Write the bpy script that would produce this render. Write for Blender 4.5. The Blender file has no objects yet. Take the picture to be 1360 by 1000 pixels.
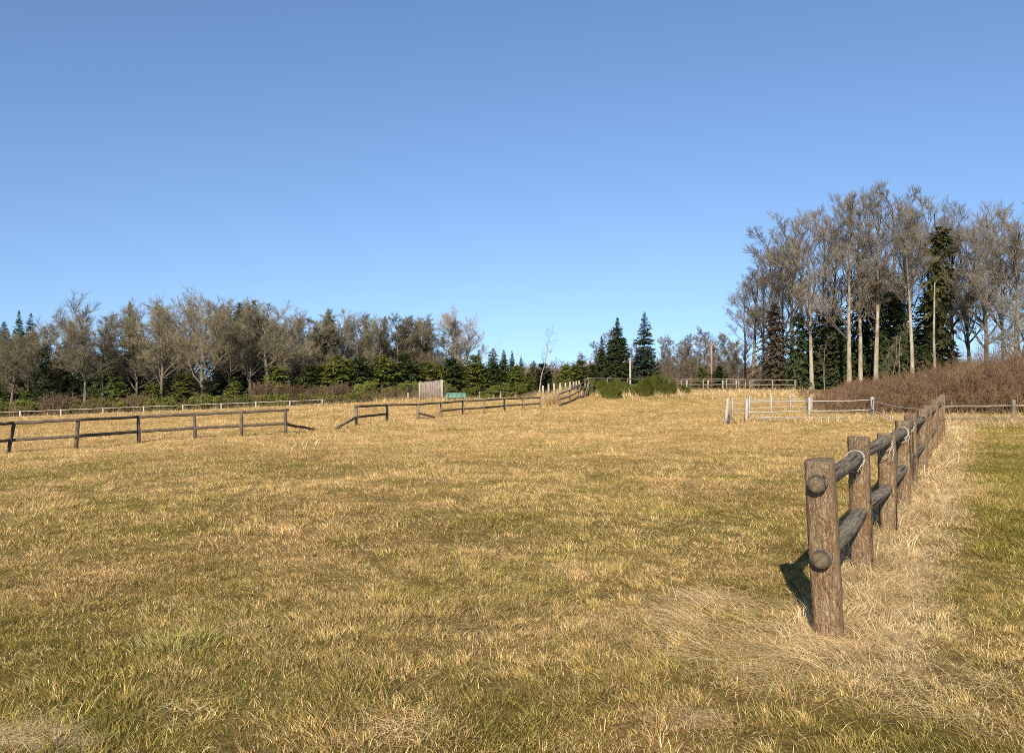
import bpy, math, numpy as np
from mathutils import Vector, Matrix
rs = np.random.RandomState(11)
PI = math.pi
S = bpy.context.scene
COL = S.collection
F, CX, HY, EYE = 1022.0, 680.0, 505.0, 1.65      # focal length and horizon of the photograph, eye height

# ------------------------------------------------------------------ small maths
def smooth(a, b, v):
    t = np.clip((v - a) / (b - a), 0, 1)
    return t * t * (3 - 2 * t)
def _hash(ix, iy, seed):
    h = (ix.astype(np.int64) * 374761393 + iy.astype(np.int64) * 668265263 + seed * 1442695041) & 0xffffffff
    h = ((h ^ (h >> 13)) * 1274126177) & 0xffffffff
    return ((h ^ (h >> 16)) & 0xffff) / 65535.0
def vnoise(x, y, size, seed):
    x = np.asarray(x, float) / size; y = np.asarray(y, float) / size
    ix = np.floor(x); iy = np.floor(y); fx = x - ix; fy = y - iy
    fx = fx * fx * (3 - 2 * fx); fy = fy * fy * (3 - 2 * fy)
    a = _hash(ix, iy, seed); b = _hash(ix + 1, iy, seed); c = _hash(ix, iy + 1, seed); d = _hash(ix + 1, iy + 1, seed)
    return (a * (1 - fx) + b * fx) * (1 - fy) + (c * (1 - fx) + d * fx) * fy
def fbm(x, y, size, seed, n=3):
    v = 0; a = 0.5; t = 0
    for k in range(n):
        v = v + a * vnoise(x, y, size / 2 ** k, seed + k * 17); t += a; a *= .55
    return v / t
def Z(x, y):                                    # the lie of the land
    x = np.asarray(x, float); y = np.asarray(y, float)
    z = -0.04 * np.clip(-x - 8, 0, 42)
    z = z - 0.9 * smooth(60, 85, y) * (1 - smooth(-3, 4, x + 0 * y))
    z = z - 0.5 * smooth(57, 62, y) * (1 - smooth(-20, -12, x))* (1 - smooth(66, 90, y))
    z = z + 0.6 * smooth(45.5, 52, y) * smooth(.045, .085, x / np.maximum(y, 1))
    z = z + .07 * (fbm(x, y, 9, 3) - .5) * smooth(4, 14, y) + .05 * (vnoise(x, y, 2.3, 5) - .5) + (.04 + .05 * smooth(8, 16, y)) * (fbm(x, y, .75, 8, 2) - .5) * (1 - smooth(40, 55, y))
    return z
def zf(x, y): return float(Z(x, y))
def at(px, py, d0=3.0, d1=160.0):               # where the sight line through a pixel meets the ground
    dx = (px - CX) / F; dz = -(py - HY) / F
    ds = np.arange(d0, d1, .02)
    hit = np.nonzero(EYE + dz * ds <= Z(dx * ds, ds))[0]
    d = ds[hit[0]] if len(hit) else d1
    return Vector((dx * d, d, zf(dx * d, d)))
def on(px, d): x = (px - CX) / F * d; return Vector((x, d, zf(x, d)))
def zat(py, d): return EYE - (py - HY) / F * d

# ------------------------------------------------------------------ materials
def mat(name):
    m = bpy.data.materials.new(name); m.use_nodes = True
    nt = m.node_tree; nt.nodes.clear()
    out = nt.nodes.new('ShaderNodeOutputMaterial')
    return m, nt, out
def N(nt, t, **kw):
    n = nt.nodes.new('ShaderNode' + t)
    for k, v in kw.items():
        if k in n.inputs: n.inputs[k].default_value = v
        else: setattr(n, k, v)
    return n
def ramp(nt, stops):
    r = N(nt, 'ValToRGB'); e = r.color_ramp.elements
    while len(e) < len(stops): e.new(.5)
    for i, (p, c) in enumerate(stops):
        e[i].position = p; e[i].color = (*c, 1)
    return r
def noise_mat(name, stops, scale=(1, 1, 1), nscale=6, rough=.85, bump=0.0, bdist=.01, detail=6, per_object=0.0, translucent=0.0, coord='Object'):
    m, nt, out = mat(name); L = nt.links
    tc = N(nt, 'TexCoord'); mp = N(nt, 'Mapping'); mp.inputs['Scale'].default_value = scale
    oi = N(nt, 'ObjectInfo')
    ad = N(nt, 'VectorMath', operation='ADD'); sc = N(nt, 'VectorMath', operation='SCALE'); sc.inputs['Scale'].default_value = 37.0
    cb = N(nt, 'CombineXYZ'); 
    for i in range(3): L.new(oi.outputs['Random'], cb.inputs[i])
    L.new(cb.outputs[0], sc.inputs[0])
    L.new(tc.outputs[coord], mp.inputs['Vector']); L.new(mp.outputs[0], ad.inputs[0]); L.new(sc.outputs[0], ad.inputs[1])
    nz = N(nt, 'TexNoise'); nz.inputs['Scale'].default_value = nscale; nz.inputs['Detail'].default_value = detail; nz.inputs['Roughness'].default_value = .62
    L.new(ad.outputs[0], nz.inputs['Vector'])
    r = ramp(nt, stops); L.new(nz.outputs['Fac'], r.inputs[0])
    colr = r.outputs[0]
    if per_object:
        mr = N(nt, 'MapRange'); mr.inputs['To Min'].default_value = 1 - per_object; mr.inputs['To Max'].default_value = 1 + per_object
        L.new(oi.outputs['Random'], mr.inputs['Value'])
        h = N(nt, 'HueSaturation'); L.new(mr.outputs[0], h.inputs['Value']); L.new(colr, h.inputs['Color']); colr = h.outputs[0]
    b = N(nt, 'BsdfPrincipled'); b.inputs['Roughness'].default_value = rough; b.inputs['Specular IOR Level'].default_value = .25
    L.new(colr, b.inputs['Base Color'])
    if bump:
        bp = N(nt, 'Bump'); bp.inputs['Strength'].default_value = bump; bp.inputs['Distance'].default_value = bdist
        L.new(nz.outputs['Fac'], bp.inputs['Height']); L.new(bp.outputs[0], b.inputs['Normal'])
    sh = b.outputs[0]
    if translucent:
        tr = N(nt, 'BsdfTranslucent'); L.new(colr, tr.inputs['Color']); mx = N(nt, 'MixShader'); mx.inputs[0].default_value = translucent
        L.new(sh, mx.inputs[1]); L.new(tr.outputs[0], mx.inputs[2]); sh = mx.outputs[0]
    L.new(sh, out.inputs[0])
    return m
M = {}
M['bark'] = noise_mat('oak_bark', [(.3, (.085, .066, .042)), (.55, (.17, .138, .092)), (.75, (.28, .245, .175))], (1, 1, .35), 3, .9, .6, .05, per_object=.15)
M['bark_pale'] = noise_mat('pale_bark', [(.3, (.13, .10, .065)), (.5, (.29, .235, .155)), (.72, (.43, .37, .27))], (1, 1, .3), 3, .9, .5, .04, per_object=.1)
M['bark_dark'] = noise_mat('dark_bark', [(.3, (.05, .04, .03)), (.7, (.13, .10, .075))], (1, 1, .35), 4, .9, .5, .04)
M['twig'] = noise_mat('lichen_twigs', [(.3, (.15, .12, .066)), (.55, (.265, .218, .125)), (.75, (.375, .325, .205))], nscale=1.4, rough=.9, per_object=.16)
M['twig_dull'] = noise_mat('dull_grey_twigs', [(.3, (.13, .10, .066)), (.55, (.22, .178, .12)), (.75, (.33, .28, .20))], nscale=1.2, rough=.9, per_object=.2)
M['twig_brown'] = noise_mat('brown_twigs', [(.3, (.12, .09, .056)), (.6, (.205, .155, .098)), (.8, (.28, .22, .145))], nscale=1.2, rough=.9, per_object=.15)
M['twig_pale'] = noise_mat('pale_twigs', [(.3, (.36, .30, .22)), (.7, (.54, .48, .39))], nscale=1.2, rough=.9, per_object=.1)
M['twig_grey'] = noise_mat('grey_lichen_twigs', [(.3, (.20, .185, .145)), (.7, (.36, .34, .28))], nscale=1.2, rough=.9, per_object=.12)
M['needle'] = noise_mat('dark_needles', [(.3, (.034, .048, .013)), (.6, (.066, .086, .022)), (.8, (.105, .12, .033))], nscale=.9, rough=.75, per_object=.25, translucent=.15)
M['needle_blue'] = noise_mat('blue_green_needles', [(.3, (.028, .045, .026)), (.7, (.065, .09, .05))], nscale=1.2, rough=.7, per_object=.1, translucent=.15)
M['needle_young'] = noise_mat('young_fir_needles', [(.3, (.095, .112, .016)), (.6, (.195, .205, .034)), (.8, (.27, .26, .055))], nscale=1.3, rough=.75, per_object=.25, translucent=.2)
M['needle_brown'] = noise_mat('brown_dying_needles', [(.3, (.06, .045, .025)), (.7, (.12, .085, .05))], nscale=1.0, rough=.85, per_object=.1, translucent=.15)
M['ivy'] = noise_mat('ivy_leaves', [(.3, (.045, .045, .012)), (.7, (.11, .105, .03))], nscale=1.3, rough=.6, translucent=.2)
M['broom'] = noise_mat('broom_stems', [(.3, (.055, .065, .009)), (.6, (.125, .132, .018)), (.8, (.20, .195, .032))], nscale=2.0, rough=.75, per_object=.15, translucent=.1)
M['thicket'] = noise_mat('reddish_brown_stems', [(.28, (.08, .043, .022)), (.5, (.185, .108, .055)), (.72, (.34, .225, .125))], nscale=1.3, rough=.9)
M['brush'] = noise_mat('brown_brush_stems', [(.25, (.09, .052, .028)), (.55, (.19, .122, .066)), (.75, (.29, .205, .115))], nscale=.35, rough=.9)
M['dark_rail'] = noise_mat('weathered_dark_timber', [(.3, (.06, .043, .028)), (.55, (.11, .08, .055)), (.75, (.19, .145, .10))], (1, 1, 1), 5, .85, .4, .01)
M['grey_post'] = noise_mat('weathered_fence_timber', [(.3, (.13, .098, .066)), (.7, (.28, .22, .15))], (1, 1, .3), 7, .85, .4, .01, per_object=.1)
M['white_post'] = noise_mat('whitewashed_timber', [(.3, (.27, .22, .16)), (.65, (.46, .41, .33))], (1, 1, .3), 6, .8, .3, .01, per_object=.08)
M['white_rope'] = noise_mat('white_fence_rope', [(.3, (.40, .35, .27)), (.7, (.55, .51, .43))], nscale=20, rough=.8)
M['panel'] = noise_mat('bleached_boards', [(.3, (.14, .105, .08)), (.5, (.24, .185, .145)), (.7, (.34, .275, .22))], (3, 3, 1), 2.5, .9, .5, .01)
M['teal'] = noise_mat('faded_green_paint', [(.3, (.10, .24, .18)), (.7, (.22, .38, .29))], nscale=6, rough=.6)
M['pole_brown'] = noise_mat('brown_pole_timber', [(.3, (.26, .15, .09)), (.7, (.38, .24, .16))], (1, 1, .2), 4, .85, .2, .01)
M['metal'] = noise_mat('grey_metal', [(.3, (.3, .3, .3)), (.7, (.45, .45, .44))], nscale=6, rough=.5)
M['rope'] = noise_mat('white_rope', [(.3, (.36, .31, .23)), (.7, (.55, .50, .41))], (1, 1, 1), 160, .85, .5, .002)

def two_tone_bark():                              # pale lichened lower stem, dark bark in the crown
    m = M['bark_pale'].copy(); m.name = 'two_tone_bark'; nt = m.node_tree; L = nt.links
    b = next(n for n in nt.nodes if n.type == 'BSDF_PRINCIPLED'); src = b.inputs['Base Color'].links[0].from_socket
    tc = N(nt, 'TexCoord'); sx = N(nt, 'SeparateXYZ'); L.new(tc.outputs['Object'], sx.inputs[0])
    nz = N(nt, 'TexNoise'); nz.inputs['Scale'].default_value = 1.5; L.new(tc.outputs['Object'], nz.inputs[0])
    ma = N(nt, 'Math', operation='MULTIPLY_ADD'); L.new(nz.outputs['Fac'], ma.inputs[0]); ma.inputs[1].default_value = 5; L.new(sx.outputs[2], ma.inputs[2])
    mr = N(nt, 'MapRange'); mr.inputs['From Min'].default_value = 10.5; mr.inputs['From Max'].default_value = 15; L.new(ma.outputs[0], mr.inputs[0])
    mx = N(nt, 'MixRGB'); L.new(mr.outputs[0], mx.inputs[0]); L.new(src, mx.inputs[1]); mx.inputs[2].default_value = (.14, .112, .075, 1); L.new(mx.outputs[0], b.inputs['Base Color'])
    return m
M['bark_two'] = two_tone_bark()
def wood_post():
    m, nt, out = mat('brown_weathered_post'); L = nt.links
    tc = N(nt, 'TexCoord'); oi = N(nt, 'ObjectInfo')
    sc = N(nt, 'VectorMath', operation='SCALE'); sc.inputs['Scale'].default_value = 23.0
    cb = N(nt, 'CombineXYZ')
    for i in range(3): L.new(oi.outputs['Random'], cb.inputs[i])
    L.new(cb.outputs[0], sc.inputs[0])
    def nz(scale, nscale, detail, rough=.6, dist=0):
        mp = N(nt, 'Mapping'); mp.inputs['Scale'].default_value = scale
        ad = N(nt, 'VectorMath', operation='ADD'); L.new(tc.outputs['Object'], mp.inputs[0]); L.new(mp.outputs[0], ad.inputs[0]); L.new(sc.outputs[0], ad.inputs[1])
        n = N(nt, 'TexNoise'); n.inputs['Scale'].default_value = nscale; n.inputs['Detail'].default_value = detail; n.inputs['Roughness'].default_value = rough; n.inputs['Distortion'].default_value = dist
        L.new(ad.outputs[0], n.inputs['Vector']); return n
    grain = nz((1, 1, .10), 55, 5, .65, .6); flake = nz((1, 1, .30), 24, 5, .75, 1.8); blot = nz((1, 1, .45), 7, 3)
    r1 = ramp(nt, [(.25, (.09, .055, .027)), (.42, (.215, .14, .072)), (.6, (.335, .232, .125)), (.78, (.46, .345, .21))]); L.new(grain.outputs['Fac'], r1.inputs[0])
    r2 = ramp(nt, [(.47, (0, 0, 0)), (.52, (1, 1, 1))]); L.new(flake.outputs['Fac'], r2.inputs[0])
    r3 = ramp(nt, [(.38, (0, 0, 0)), (.55, (1, 1, 1))]); L.new(blot.outputs['Fac'], r3.inputs[0])
    mu = N(nt, 'Math', operation='MULTIPLY'); L.new(r2.outputs[0], mu.inputs[0]); L.new(r3.outputs[0], mu.inputs[1])
    mu2 = N(nt, 'Math', operation='MULTIPLY'); L.new(mu.outputs[0], mu2.inputs[0]); mu2.inputs[1].default_value = .58
    mx = N(nt, 'MixRGB'); L.new(mu2.outputs[0], mx.inputs[0]); L.new(r1.outputs[0], mx.inputs[1]); mx.inputs[2].default_value = (.16, .062, .022, 1)
    # grey weathering towards the sawn top
    sx = N(nt, 'SeparateXYZ'); L.new(tc.outputs['Object'], sx.inputs[0])
    mr = N(nt, 'MapRange'); mr.inputs['From Min'].default_value = .75; mr.inputs['From Max'].default_value = 1.15; mr.inputs['To Max'].default_value = .55; L.new(sx.outputs[2], mr.inputs[0])
    mg = N(nt, 'MixRGB'); L.new(mr.outputs[0], mg.inputs[0]); L.new(mx.outputs[0], mg.inputs[1]); mg.inputs[2].default_value = (.23, .17, .112, 1)
    # a few straight drying cracks
    ck = nz((1, 1, .03), 22, 2, .5, .2); rc = ramp(nt, [(.30, (.25, .25, .25)), (.36, (1, 1, 1))]); L.new(ck.outputs['Fac'], rc.inputs[0])
    mc = N(nt, 'MixRGB', blend_type='MULTIPLY'); mc.inputs[0].default_value = 1; L.new(mg.outputs[0], mc.inputs[1]); L.new(rc.outputs[0], mc.inputs[2])
    b = N(nt, 'BsdfPrincipled'); b.inputs['Roughness'].default_value = .85; b.inputs['Specular IOR Level'].default_value = .2
    L.new(mc.outputs[0], b.inputs['Base Color'])
    a1 = N(nt, 'Math', operation='ADD'); L.new(grain.outputs['Fac'], a1.inputs[0]); L.new(r2.outputs[0], a1.inputs[1])
    a2 = N(nt, 'Math', operation='ADD'); L.new(a1.outputs[0], a2.inputs[0]); L.new(rc.outputs[0], a2.inputs[1])
    bp = N(nt, 'Bump'); bp.inputs['Strength'].default_value = .9; bp.inputs['Distance'].default_value = .009; L.new(a2.outputs[0], bp.inputs['Height']); L.new(bp.outputs[0], b.inputs['Normal'])
    L.new(b.outputs[0], out.inputs[0]); return m
M['post'] = wood_post()
def wood_rail():                                  # local X runs along the log
    m, nt, out = mat('grey_black_weathered_rail'); L = nt.links
    tc = N(nt, 'TexCoord'); oi = N(nt, 'ObjectInfo')
    sc = N(nt, 'VectorMath', operation='SCALE'); sc.inputs['Scale'].default_value = 13.0
    cb = N(nt, 'CombineXYZ')
    for i in range(3): L.new(oi.outputs['Random'], cb.inputs[i])
    L.new(cb.outputs[0], sc.inputs[0])
    def nz(scale, nscale, detail, rough=.6):
        mp = N(nt, 'Mapping'); mp.inputs['Scale'].default_value = scale
        ad = N(nt, 'VectorMath', operation='ADD'); L.new(tc.outputs['Object'], mp.inputs[0]); L.new(mp.outputs[0], ad.inputs[0]); L.new(sc.outputs[0], ad.inputs[1])
        n = N(nt, 'TexNoise'); n.inputs['Scale'].default_value = nscale; n.inputs['Detail'].default_value = detail; n.inputs['Roughness'].default_value = rough
        L.new(ad.outputs[0], n.inputs['Vector']); return n
    g = nz((.07, 1, 1), 60, 5); bl = nz((.6, 1, 1), 14, 5, .7)
    r1 = ramp(nt, [(.3, (.055, .040, .024)), (.5, (.15, .117, .074)), (.7, (.28, .225, .15))]); L.new(g.outputs['Fac'], r1.inputs[0])
    r2 = ramp(nt, [(.5, (0, 0, 0)), (.66, (.55, .55, .55))]); L.new(bl.outputs['Fac'], r2.inputs[0])
    mx = N(nt, 'MixRGB'); L.new(r2.outputs[0], mx.inputs[0]); L.new(r1.outputs[0], mx.inputs[1]); mx.inputs[2].default_value = (.25, .22, .16, 1)
    ck = nz((.025, 1, 1), 30, 2); rc = ramp(nt, [(.36, (.2, .2, .2)), (.40, (1, 1, 1))]); L.new(ck.outputs['Fac'], rc.inputs[0])
    mc = N(nt, 'MixRGB', blend_type='MULTIPLY'); mc.inputs[0].default_value = 1; L.new(mx.outputs[0], mc.inputs[1]); L.new(rc.outputs[0], mc.inputs[2])
    b = N(nt, 'BsdfPrincipled'); b.inputs['Roughness'].default_value = .9; b.inputs['Specular IOR Level'].default_value = .2
    L.new(mc.outputs[0], b.inputs['Base Color'])
    a = N(nt, 'Math', operation='ADD'); L.new(g.outputs['Fac'], a.inputs[0]); L.new(rc.outputs[0], a.inputs[1])
    bp = N(nt, 'Bump'); bp.inputs['Strength'].default_value = .6; bp.inputs['Distance'].default_value = .006; L.new(a.outputs[0], bp.inputs['Height']); L.new(bp.outputs[0], b.inputs['Normal'])
    L.new(b.outputs[0], out.inputs[0]); return m
M['rail'] = wood_rail()
def wood_end():                                   # sawn log end, rings round local X
    m, nt, out = mat('sawn_log_end'); L = nt.links
    tc = N(nt, 'TexCoord'); mp = N(nt, 'Mapping'); mp.inputs['Scale'].default_value = (0, 1, 1); L.new(tc.outputs['Object'], mp.inputs[0])
    nz = N(nt, 'TexNoise'); nz.inputs['Scale'].default_value = 30; nz.inputs['Detail'].default_value = 4; L.new(mp.outputs[0], nz.inputs[0])
    wv = N(nt, 'TexWave', wave_type='RINGS', rings_direction='X'); wv.inputs['Scale'].default_value = 60; wv.inputs['Distortion'].default_value = 3; wv.inputs['Detail'].default_value = 2
    L.new(mp.outputs[0], wv.inputs[0])
    r1 = ramp(nt, [(.3, (.085, .06, .032)), (.7, (.185, .138, .08))]); L.new(nz.outputs['Fac'], r1.inputs[0])
    mx0 = N(nt, 'MixRGB', blend_type='MULTIPLY'); mx0.inputs[0].default_value = .45; L.new(r1.outputs[0], mx0.inputs[1]); L.new(wv.outputs['Color'], mx0.inputs[2])
    ln = N(nt, 'VectorMath', operation='LENGTH'); L.new(mp.outputs[0], ln.inputs[0])
    lr = N(nt, 'MapRange'); lr.inputs['From Max'].default_value = .062; L.new(ln.outputs['Value'], lr.inputs[0])
    rr_ = ramp(nt, [(0, (.55, .5, .45)), (.10, (1.25, 1.2, 1.1)), (.62, (1.1, 1.08, 1.0)), (.74, (.6, .58, .56)), (1, (.42, .40, .38))]); L.new(lr.outputs[0], rr_.inputs[0])
    mx = N(nt, 'MixRGB', blend_type='MULTIPLY'); mx.inputs[0].default_value = 1; L.new(mx0.outputs[0], mx.inputs[1]); L.new(rr_.outputs[0], mx.inputs[2])
    gr = N(nt, 'TexGradient', gradient_type='RADIAL')
    b = N(nt, 'BsdfPrincipled'); b.inputs['Roughness'].default_value = .9
    L.new(mx.outputs[0], b.inputs['Base Color']); bp = N(nt, 'Bump'); bp.inputs['Strength'].default_value = .5; bp.inputs['Distance'].default_value = .003
    L.new(nz.outputs['Fac'], bp.inputs['Height']); L.new(bp.outputs[0], b.inputs['Normal']); L.new(b.outputs[0], out.inputs[0]); return m
M['log_end'] = wood_end()
def attr_mat(name, translucent=.3, rough=.8, ground=False):
    m, nt, out = mat(name); L = nt.links
    a = N(nt, 'Attribute', attribute_name='Col'); c = a.outputs['Color']
    b = N(nt, 'BsdfDiffuse') if not ground else N(nt, 'BsdfDiffuse')
    if ground:
        ge = N(nt, 'NewGeometry')
        n1 = N(nt, 'TexNoise'); n1.inputs['Scale'].default_value = 9; n1.inputs['Detail'].default_value = 8; n1.inputs['Roughness'].default_value = .75; L.new(ge.outputs['Position'], n1.inputs[0])
        n2 = N(nt, 'TexNoise'); n2.inputs['Scale'].default_value = 1.6; n2.inputs['Detail'].default_value = 5; n2.inputs['Roughness'].default_value = .7; L.new(ge.outputs['Position'], n2.inputs[0])
        r = ramp(nt, [(.3, (.55, .52, .48)), (.5, (.95, .95, .95)), (.7, (1.35, 1.32, 1.25))]); L.new(n1.outputs['Fac'], r.inputs[0])
        r2 = ramp(nt, [(.35, (.78, .80, .76)), (.65, (1.18, 1.16, 1.12))]); L.new(n2.outputs['Fac'], r2.inputs[0])
        m1 = N(nt, 'MixRGB', blend_type='MULTIPLY'); m1.inputs[0].default_value = 1; L.new(c, m1.inputs[1]); L.new(r.outputs[0], m1.inputs[2])
        m2 = N(nt, 'MixRGB', blend_type='MULTIPLY'); m2.inputs[0].default_value = 1; L.new(m1.outputs[0], m2.inputs[1]); L.new(r2.outputs[0], m2.inputs[2]); c = m2.outputs[0]
        ad = N(nt, 'Math', operation='ADD'); L.new(n1.outputs['Fac'], ad.inputs[0]); L.new(n2.outputs['Fac'], ad.inputs[1])
        bp = N(nt, 'Bump'); bp.inputs['Strength'].default_value = .9; bp.inputs['Distance'].default_value = .08; L.new(ad.outputs[0], bp.inputs['Height']); L.new(bp.outputs[0], b.inputs['Normal'])
    L.new(c, b.inputs['Color']); sh = b.outputs[0]
    if translucent:
        tr = N(nt, 'BsdfTranslucent'); L.new(c, tr.inputs['Color']); mx = N(nt, 'MixShader'); mx.inputs[0].default_value = translucent
        L.new(sh, mx.inputs[1]); L.new(tr.outputs[0], mx.inputs[2]); sh = mx.outputs[0]
    L.new(sh, out.inputs[0]); return m
M['grass'] = attr_mat('grass_blades', .18)
M['ground'] = attr_mat('field_turf', 0, ground=True)

# ------------------------------------------------------------------ mesh building
def np_mesh(name, verts, tris=None, quads=None, colors=None, smooth_=False):
    me = bpy.data.meshes.new(name)
    verts = np.ascontiguousarray(verts, np.float32)
    parts = []; starts = []; off = 0
    nt_ = 0 if tris is None else len(tris); nq = 0 if quads is None else len(quads)
    if nt_: parts.append(np.asarray(tris, np.int32).ravel()); starts.append(np.arange(nt_, dtype=np.int32) * 3); off = nt_ * 3
    if nq: parts.append(np.asarray(quads, np.int32).ravel()); starts.append(off + np.arange(nq, dtype=np.int32) * 4)
    idx = np.concatenate(parts); st = np.concatenate(starts)
    me.vertices.add(len(verts)); me.vertices.foreach_set('co', verts.ravel())
    me.loops.add(len(idx)); me.loops.foreach_set('vertex_index', idx)
    me.polygons.add(nt_ + nq); me.polygons.foreach_set('loop_start', st)
    if smooth_: me.polygons.foreach_set('use_smooth', np.ones(nt_ + nq, bool))
    if colors is not None:
        at_ = me.attributes.new('Col', 'FLOAT_COLOR', 'POINT')
        c4 = np.ones((len(verts), 4), np.float32); c4[:, :3] = colors; at_.data.foreach_set('color', c4.ravel())
    me.update(calc_edges=True); me.validate()
    return me
def tubes(P, R, sides):
    """P (n,p,3) polylines, R (n,p) radii -> verts, quads"""
    n, p, _ = P.shape
    D = np.gradient(P, axis=1); D /= np.linalg.norm(D, axis=2, keepdims=True) + 1e-9
    ref = np.where(np.abs(D[:, :1, 2:3]) > .8, np.array([[[1., 0, 0]]]), np.array([[[0, 0, 1.]]]))
    ref = np.broadcast_to(ref, D.shape)
    U = np.cross(D, ref); U /= np.linalg.norm(U, axis=2, keepdims=True) + 1e-9
    V = np.cross(D, U)
    a = np.arange(sides) * 2 * PI / sides
    ring = P[:, :, None, :] + R[:, :, None, None] * (np.cos(a)[None, None, :, None] * U[:, :, None, :] + np.sin(a)[None, None, :, None] * V[:, :, None, :])
    verts = ring.reshape(-1, 3)
    base = (np.arange(n)[:, None, None] * p + np.arange(p - 1)[None, :, None]) * sides
    k = np.arange(sides)[None, None, :]; k2 = (k + 1) % sides
    q = np.stack([base + k, base + k2, base + sides + k2, base + sides + k], -1).reshape(-1, 4)
    return verts, q
class MB:
    def __init__(s): s.v = []; s.q = []; s.t = []; s.n = 0
    def add(s, v, q=None, t=None):
        if q is not None and len(q): s.q.append(np.asarray(q) + s.n)
        if t is not None and len(t): s.t.append(np.asarray(t) + s.n)
        s.v.append(np.asarray(v, float)); s.n += len(v); return s
    def tube(s, pts, r, sides=8, caps=True):
        P = np.array([list(p) for p in pts], float)[None]; R = np.broadcast_to(np.asarray(r, float), (1, P.shape[1]))
        v, q = tubes(P, R, sides)
        t = []
        if caps:
            m = len(v); v = np.vstack([v, P[0, :1], P[0, -1:]]); e = m - sides
            for k in range(sides):
                t.append((m, (k + 1) % sides, k)); t.append((m + 1, e + k, e + (k + 1) % sides))
        return s.add(v, q, t)
    def box(s, c, size, rot=None):
        h = np.array(size) / 2
        v = np.array([[x, y, z] for x in (-1, 1) for y in (-1, 1) for z in (-1, 1)], float) * h
        if rot is not None: v = v @ np.array(rot.to_3x3()).T
        return s.add(v + np.array(list(c)), [(0, 1, 3, 2), (4, 6, 7, 5), (0, 4, 5, 1), (2, 3, 7, 6), (0, 2, 6, 4), (1, 5, 7, 3)])
    def mesh(s, name, origin=(0, 0, 0), smooth_=False):
        return np_mesh(name, np.vstack(s.v) - np.array(list(origin)), np.vstack(s.t) if s.t else None, np.vstack(s.q) if s.q else None, smooth_=smooth_)
def link(name, me, m, parent=None, loc=(0, 0, 0)):
    o = bpy.data.objects.new(name, me); COL.objects.link(o)
    if me is not None and m is not None and not me.materials: me.materials.append(m)
    o.location = Vector(loc) - (parent.location if parent else Vector((0, 0, 0)))
    if parent: o.parent = parent
    return o
def build(mb, name, m, parent=None, loc=None, smooth_=False):
    loc = Vector(loc) if loc is not None else (parent.location.copy() if parent else Vector((0, 0, 0)))
    return link(name, mb.mesh(name, loc, smooth_), m, parent, loc)
def tag(o, label=None, cat=None, group=None, kind=None):
    if label: o['label'] = label
    if cat: o['category'] = cat
    if group: o['group'] = group
    if kind: o['kind'] = kind
    return o
def empty(name, loc, label, cat, group=None):
    o = bpy.data.objects.new(name, None); COL.objects.link(o); o.location = loc; o.empty_display_size = .2
    return tag(o, label, cat, group)

# ------------------------------------------------------------------ camera, light, sky
cam = bpy.data.cameras.new('camera'); co = bpy.data.objects.new('camera', cam); COL.objects.link(co)
cam.sensor_width = 36; cam.lens = 36 * F / 1360; cam.clip_end = 6000; cam.clip_start = .05
co.location = (0, 0, EYE); co.rotation_euler = (PI / 2 + math.atan((HY - 500) / F), 0, 0); S.camera = co
SUN_EL, SUN_AZ = math.radians(31), math.radians(194)
ld = bpy.data.lights.new('sun', 'SUN'); ld.energy = 5.0; ld.angle = math.radians(.5); ld.color = (1, .93, .82)
lo = bpy.data.objects.new('sun', ld); COL.objects.link(lo)
sd = Vector((math.sin(SUN_AZ) * math.cos(SUN_EL), math.cos(SUN_AZ) * math.cos(SUN_EL), math.sin(SUN_EL)))
lo.rotation_euler = (-sd).to_track_quat('-Z', 'Y').to_euler(); lo.location = sd * 50
w = bpy.data.worlds.new('World'); S.world = w; w.use_nodes = True
nt = w.node_tree; nt.nodes.clear()
sk = nt.nodes.new('ShaderNodeTexSky'); sk.sky_type = 'NISHITA'; sk.sun_disc = False
sk.sun_elevation = SUN_EL; sk.sun_rotation = SUN_AZ; sk.air_density = 1.0; sk.dust_density = 0; sk.ozone_density = 6; sk.altitude = 0
bg = nt.nodes.new('ShaderNodeBackground'); bg.inputs[1].default_value = .111
wo = nt.nodes.new('ShaderNodeOutputWorld'); 
tc = nt.nodes.new('ShaderNodeTexCoord'); mp = nt.nodes.new('ShaderNodeMapping'); nm = nt.nodes.new('ShaderNodeVectorMath'); nm.operation = 'NORMALIZE'
mp.inputs['Scale'].default_value = (1, 1, .78); mp.inputs['Location'].default_value = (0, 0, .098)      # a clear dry horizon: less of the white band
ml = nt.nodes.new('ShaderNodeMixRGB'); ml.blend_type = 'MULTIPLY'; ml.inputs[0].default_value = 1; ml.inputs[2].default_value = (1.08, 1.0, .975, 1)
nt.links.new(tc.outputs['Generated'], mp.inputs[0]); nt.links.new(mp.outputs[0], nm.inputs[0]); nt.links.new(nm.outputs[0], sk.inputs[0])
nt.links.new(sk.outputs[0], ml.inputs[1]); nt.links.new(ml.outputs[0], bg.inputs[0]); nt.links.new(bg.outputs[0], wo.inputs[0])
S.view_settings.view_transform = 'Standard'; S.view_settings.look = 'None'; S.view_settings.exposure = 0.5
S.cycles.use_denoising = False; S.cycles.filter_width = .95
S.cycles.max_bounces = 6; S.cycles.diffuse_bounces = 3; S.cycles.transmission_bounces = 4; S.cycles.transparent_max_bounces = 4

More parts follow.
